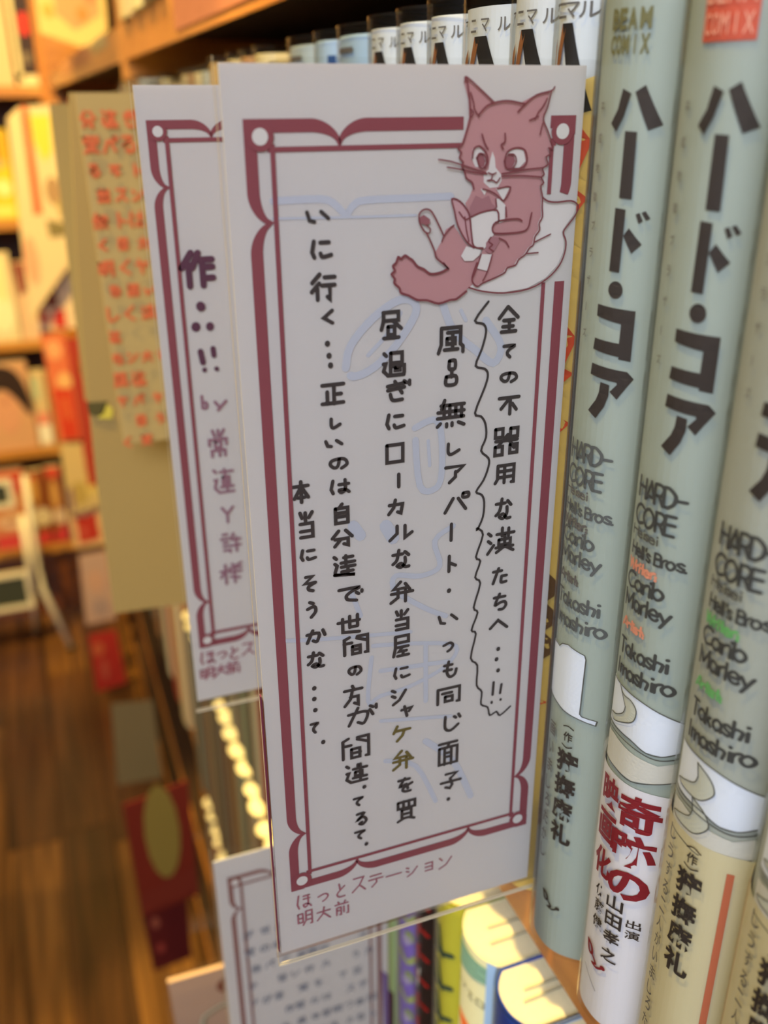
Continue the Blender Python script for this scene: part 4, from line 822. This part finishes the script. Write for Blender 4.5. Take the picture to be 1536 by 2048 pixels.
FG = 'books shown face out on the end bookcase'
def faceout(x0, x1, z0, z1, c, label, prints=None, y=24.75, d=.25, group=FG):
    """a book or comic leaning face out, its cover toward the aisle"""
    cx = (x0+x1)/2; r = root('comic_book', (cx, y+.3, z0+.006), label, 'comic book', group)
    mk('page_block', *boxes((x0-cx+.03, x1-cx-.03, .02, d-.02, .02, z1-z0-.02)), M_pages, r)
    mk('cover', *boxes((x0-cx, x1-cx, 0, .02, 0, z1-z0), (x0-cx, x1-cx, d-.02, d, 0, z1-z0), (x0-cx, x0-cx+.02, 0, d, 0, z1-z0)), mat('facecover_%d_%d_%d' % c, c, .35, .4), r)
    if prints:
        P = Print(3.0); prints(P); P.build('printed_cover', r, lambda u, v, L: (u-cx, -.004-.002*L, v-z0))
# top board
faceout(-.75, .36, .48, 2.9, (226, 196, 146), 'cream cover at the upper left corner beside the white frame', blobs(('p', [(-.6, 1.6), (.1, 1.7), (.0, 2.6), (-.6, 2.6)], (232, 206, 160))))
faceout(-2.2, -.8, .48, 2.9, (206, 150, 90), 'tan cover on the top board left of the cream one')
pf = root('picture_frame', (.50, 25.05, .486), 'narrow cream frame around a dark picture with a red spot', 'picture frame')
mk('frame_rail', *boxes((-.06, .05, 0, .15, .1, 2.5)), mat('frame_cream', (240, 222, 172), .5), pf); mk('frame_rail', *boxes((-.06, .385, 0, .15, 0, .22)), mat('frame_cream', (240, 222, 172), .5), pf)
mk('picture', *boxes((.05, .385, .05, .1, .22, 2.5)), mat('frame_dark', (62, 44, 34), .4), pf)
mk('red_spot', *boxes((.14, .32, .02, .05, 1.05, 1.50)), mat('spot_red', (226, 60, 44), .5), pf); mk('grey_print', *boxes((.08, .30, .035, .05, .45, .70)), mat('spot_grey', (120, 104, 86), .5), pf)
# board by board: x range, height and colours read off the blurred covers
faceout(-1.6, -.02, -2.46, -.45, (236, 206, 40), 'bright yellow cover with a pale foot on the second board', blobs(('p', [(-1.5, -1.25), (-.1, -1.25), (-.1, -.5), (-1.5, -.5)], (222, 160, 44)), ('p', [(-1.5, -2.4), (-.1, -2.4), (-.1, -2.15), (-1.5, -2.15)], (250, 232, 120)), ('d', (-.35, -1.2, .25, .12), (196, 180, 110)), ('d', (-.25, -1.75, .18, .2), (250, 240, 160))))
faceout(-3.2, -1.65, -2.46, -.5, (200, 110, 60), 'orange brown cover left of the yellow one')
faceout(-1.5, -.42, -5.42, -3.25, (244, 222, 170), 'very pale cover with a pink corner on the third board', blobs(('p', [(-1.5, -3.3), (-.8, -3.3), (-.85, -4.4), (-1.5, -4.4)], (226, 140, 100)), ('d', (-.75, -4.7, .28, .5), (255, 246, 196)), ('p', [(-.75, -3.4), (-.6, -3.4), (-.6, -4.4), (-.8, -4.4)], (255, 240, 170))))
faceout(-.40, .05, -5.42, -3.5, (240, 200, 156), 'small rosy cover with a brown top beside the pale one', blobs(('p', [(-.38, -3.5), (-.05, -3.5), (-.1, -4.2), (-.3, -4.3)], (150, 84, 66))))
faceout(-3.2, -1.55, -5.42, -3.3, (214, 120, 90), 'rose cover at the left of the third board')
faceout(-1.75, -.42, -8.30, -5.95, (222, 168, 122), 'peach coloured cover with a dark rounded shape on top', blobs(('p', smooth([(-1.7, -6.1), (-1.2, -6.0), (-.7, -6.2), (-.45, -6.9), (-.5, -7.4), (-.75, -7.0), (-1.05, -6.65), (-1.4, -6.8), (-1.7, -7.4)], 3), (58, 42, 36)), ('d', (-1.05, -7.3, .30, .55), (228, 164, 124)), ('d', (-1.05, -6.95, .06, .12), (206, 140, 104))))
faceout(-.40, -.02, -8.30, -6.25, (228, 196, 140), 'narrow cream green cover with a bright white foot', blobs(('p', [(-.36, -8.2), (-.05, -8.2), (-.05, -7.7), (-.36, -7.7)], (255, 244, 214)), ('p', [(-.36, -7.7), (-.05, -7.7), (-.05, -7.35), (-.36, -7.35)], (240, 150, 120)), ('p', [(-.38, -6.4), (-.2, -6.4), (-.2, -7.0), (-.36, -7.0)], (196, 206, 160))))
faceout(.0, .45, -8.30, -6.3, (190, 120, 60), 'orange cover mostly behind the salmon sign')
faceout(-3.4, -1.8, -8.30, -6.1, (150, 100, 70), 'brown cover at the left of the fourth board')
faceout(-1.95, -.95, -11.15, -8.85, (222, 140, 96), 'pink and red cover behind the white stand', blobs(('p', [(-1.9, -8.9), (-1.0, -8.9), (-1.0, -9.5), (-1.9, -9.5)], (214, 60, 40)), ('p', [(-1.9, -11.1), (-1.0, -11.1), (-1.0, -10.7), (-1.9, -10.7)], (226, 76, 74)), ('d', (-1.4, -10.3, .4, .25), (244, 200, 160)), ('d', (-1.4, -10.3, .25, .06), (196, 130, 90))))
faceout(-.92, -.46, -11.15, -8.95, (150, 84, 40), 'brown cover with yellow figures and a pale bubble', blobs(('d', (-.75, -9.2, .12, .14), (230, 90, 70)), ('d', (-.74, -9.5, .1, .4), (222, 166, 84)), ('d', (-.64, -10.3, .26, .28), (230, 210, 170)), ('p', [(-.9, -11.1), (-.48, -11.1), (-.48, -10.7), (-.9, -10.8)], (216, 70, 70))))
faceout(-.44, .02, -11.15, -8.9, (160, 90, 46), 'brown cover with red top next to the red square sign', blobs(('d', (-.22, -9.05, .18, .16), (226, 84, 60)), ('d', (-.24, -9.7, .1, .42), (224, 170, 92)), ('d', (-.18, -10.35, .18, .24), (226, 196, 160)), ('p', [(-.42, -11.1), (.0, -11.1), (.0, -10.55), (-.42, -10.85)], (210, 64, 66)), ('p', [(-.05, -9.1), (.02, -9.1), (.02, -11.1), (-.05, -11.1)], (110, 60, 60))))
faceout(-3.6, -2.0, -11.15, -8.95, (196, 80, 60), 'red cover at the left of the lowest board')

# white folding stand with two small boards
st = root('display_stand', (-.75, 23.2, -HF), 'white folding stand with two dark boards in front of the end bookcase', 'stand')
M_enamel = mat('white_enamel', (244, 232, 196), .35, .5); M_slate = mat('slate_board', (66, 70, 58), .5)
def loc(p): return (p[0]+.75, p[1]-23.2, p[2]+HF)
def leg(name, pts, r, mt=M_enamel):
    V, F = [], []; tube(V, F, [loc(p) for p in pts], r, 10); mk(name, V, F, mt, st, smooth=True)
leg('leg', [(-.86, 23.15, -8.35), (-.87, 23.1, -10.48), (-.89, 23.05, -11.5), (-.44, 23.0, -13.30)], .088)
leg('rubber_foot', [(-.44, 23.0, -13.28), (-.40, 23.0, -13.39)], .10, mat('dark_green_rubber', (50, 58, 46), .7))
leg('leg', [(-1.08, 23.25, -9.45), (-1.12, 23.2, -11.6)], .10)
leg('leg', [(-2.9, 23.2, -9.45), (-2.75, 23.1, -13.38)], .075)
leg('leg', [(-1.15, 23.5, -11.4), (-1.3, 24.2, -13.38)], .07)
for nm, (x0, x1, z0, z1) in {'upper': (-2.3, -1.17, -9.15, -8.40), 'lower': (-2.75, -1.14, -12.02, -10.95)}.items():
    y = 23.2; f = .13
    fr_ = mk('board_frame', *boxes((x0+.75, x1+.75, -.06, .06, z0+HF, z0+f+HF), (x0+.75, x1+.75, -.06, .06, z1-f+HF, z1+HF), (x0+.75, x0+f+.75, -.06, .06, z0+f+HF, z1-f+HF), (x1-f+.75, x1+.75, -.06, .06, z0+f+HF, z1-f+HF)), M_enamel, st)
    mk('writing_board', *boxes((x0+f+.75, x1-f+.75, -.02, .03, z0+f+HF, z1-f+HF)), M_slate, st)
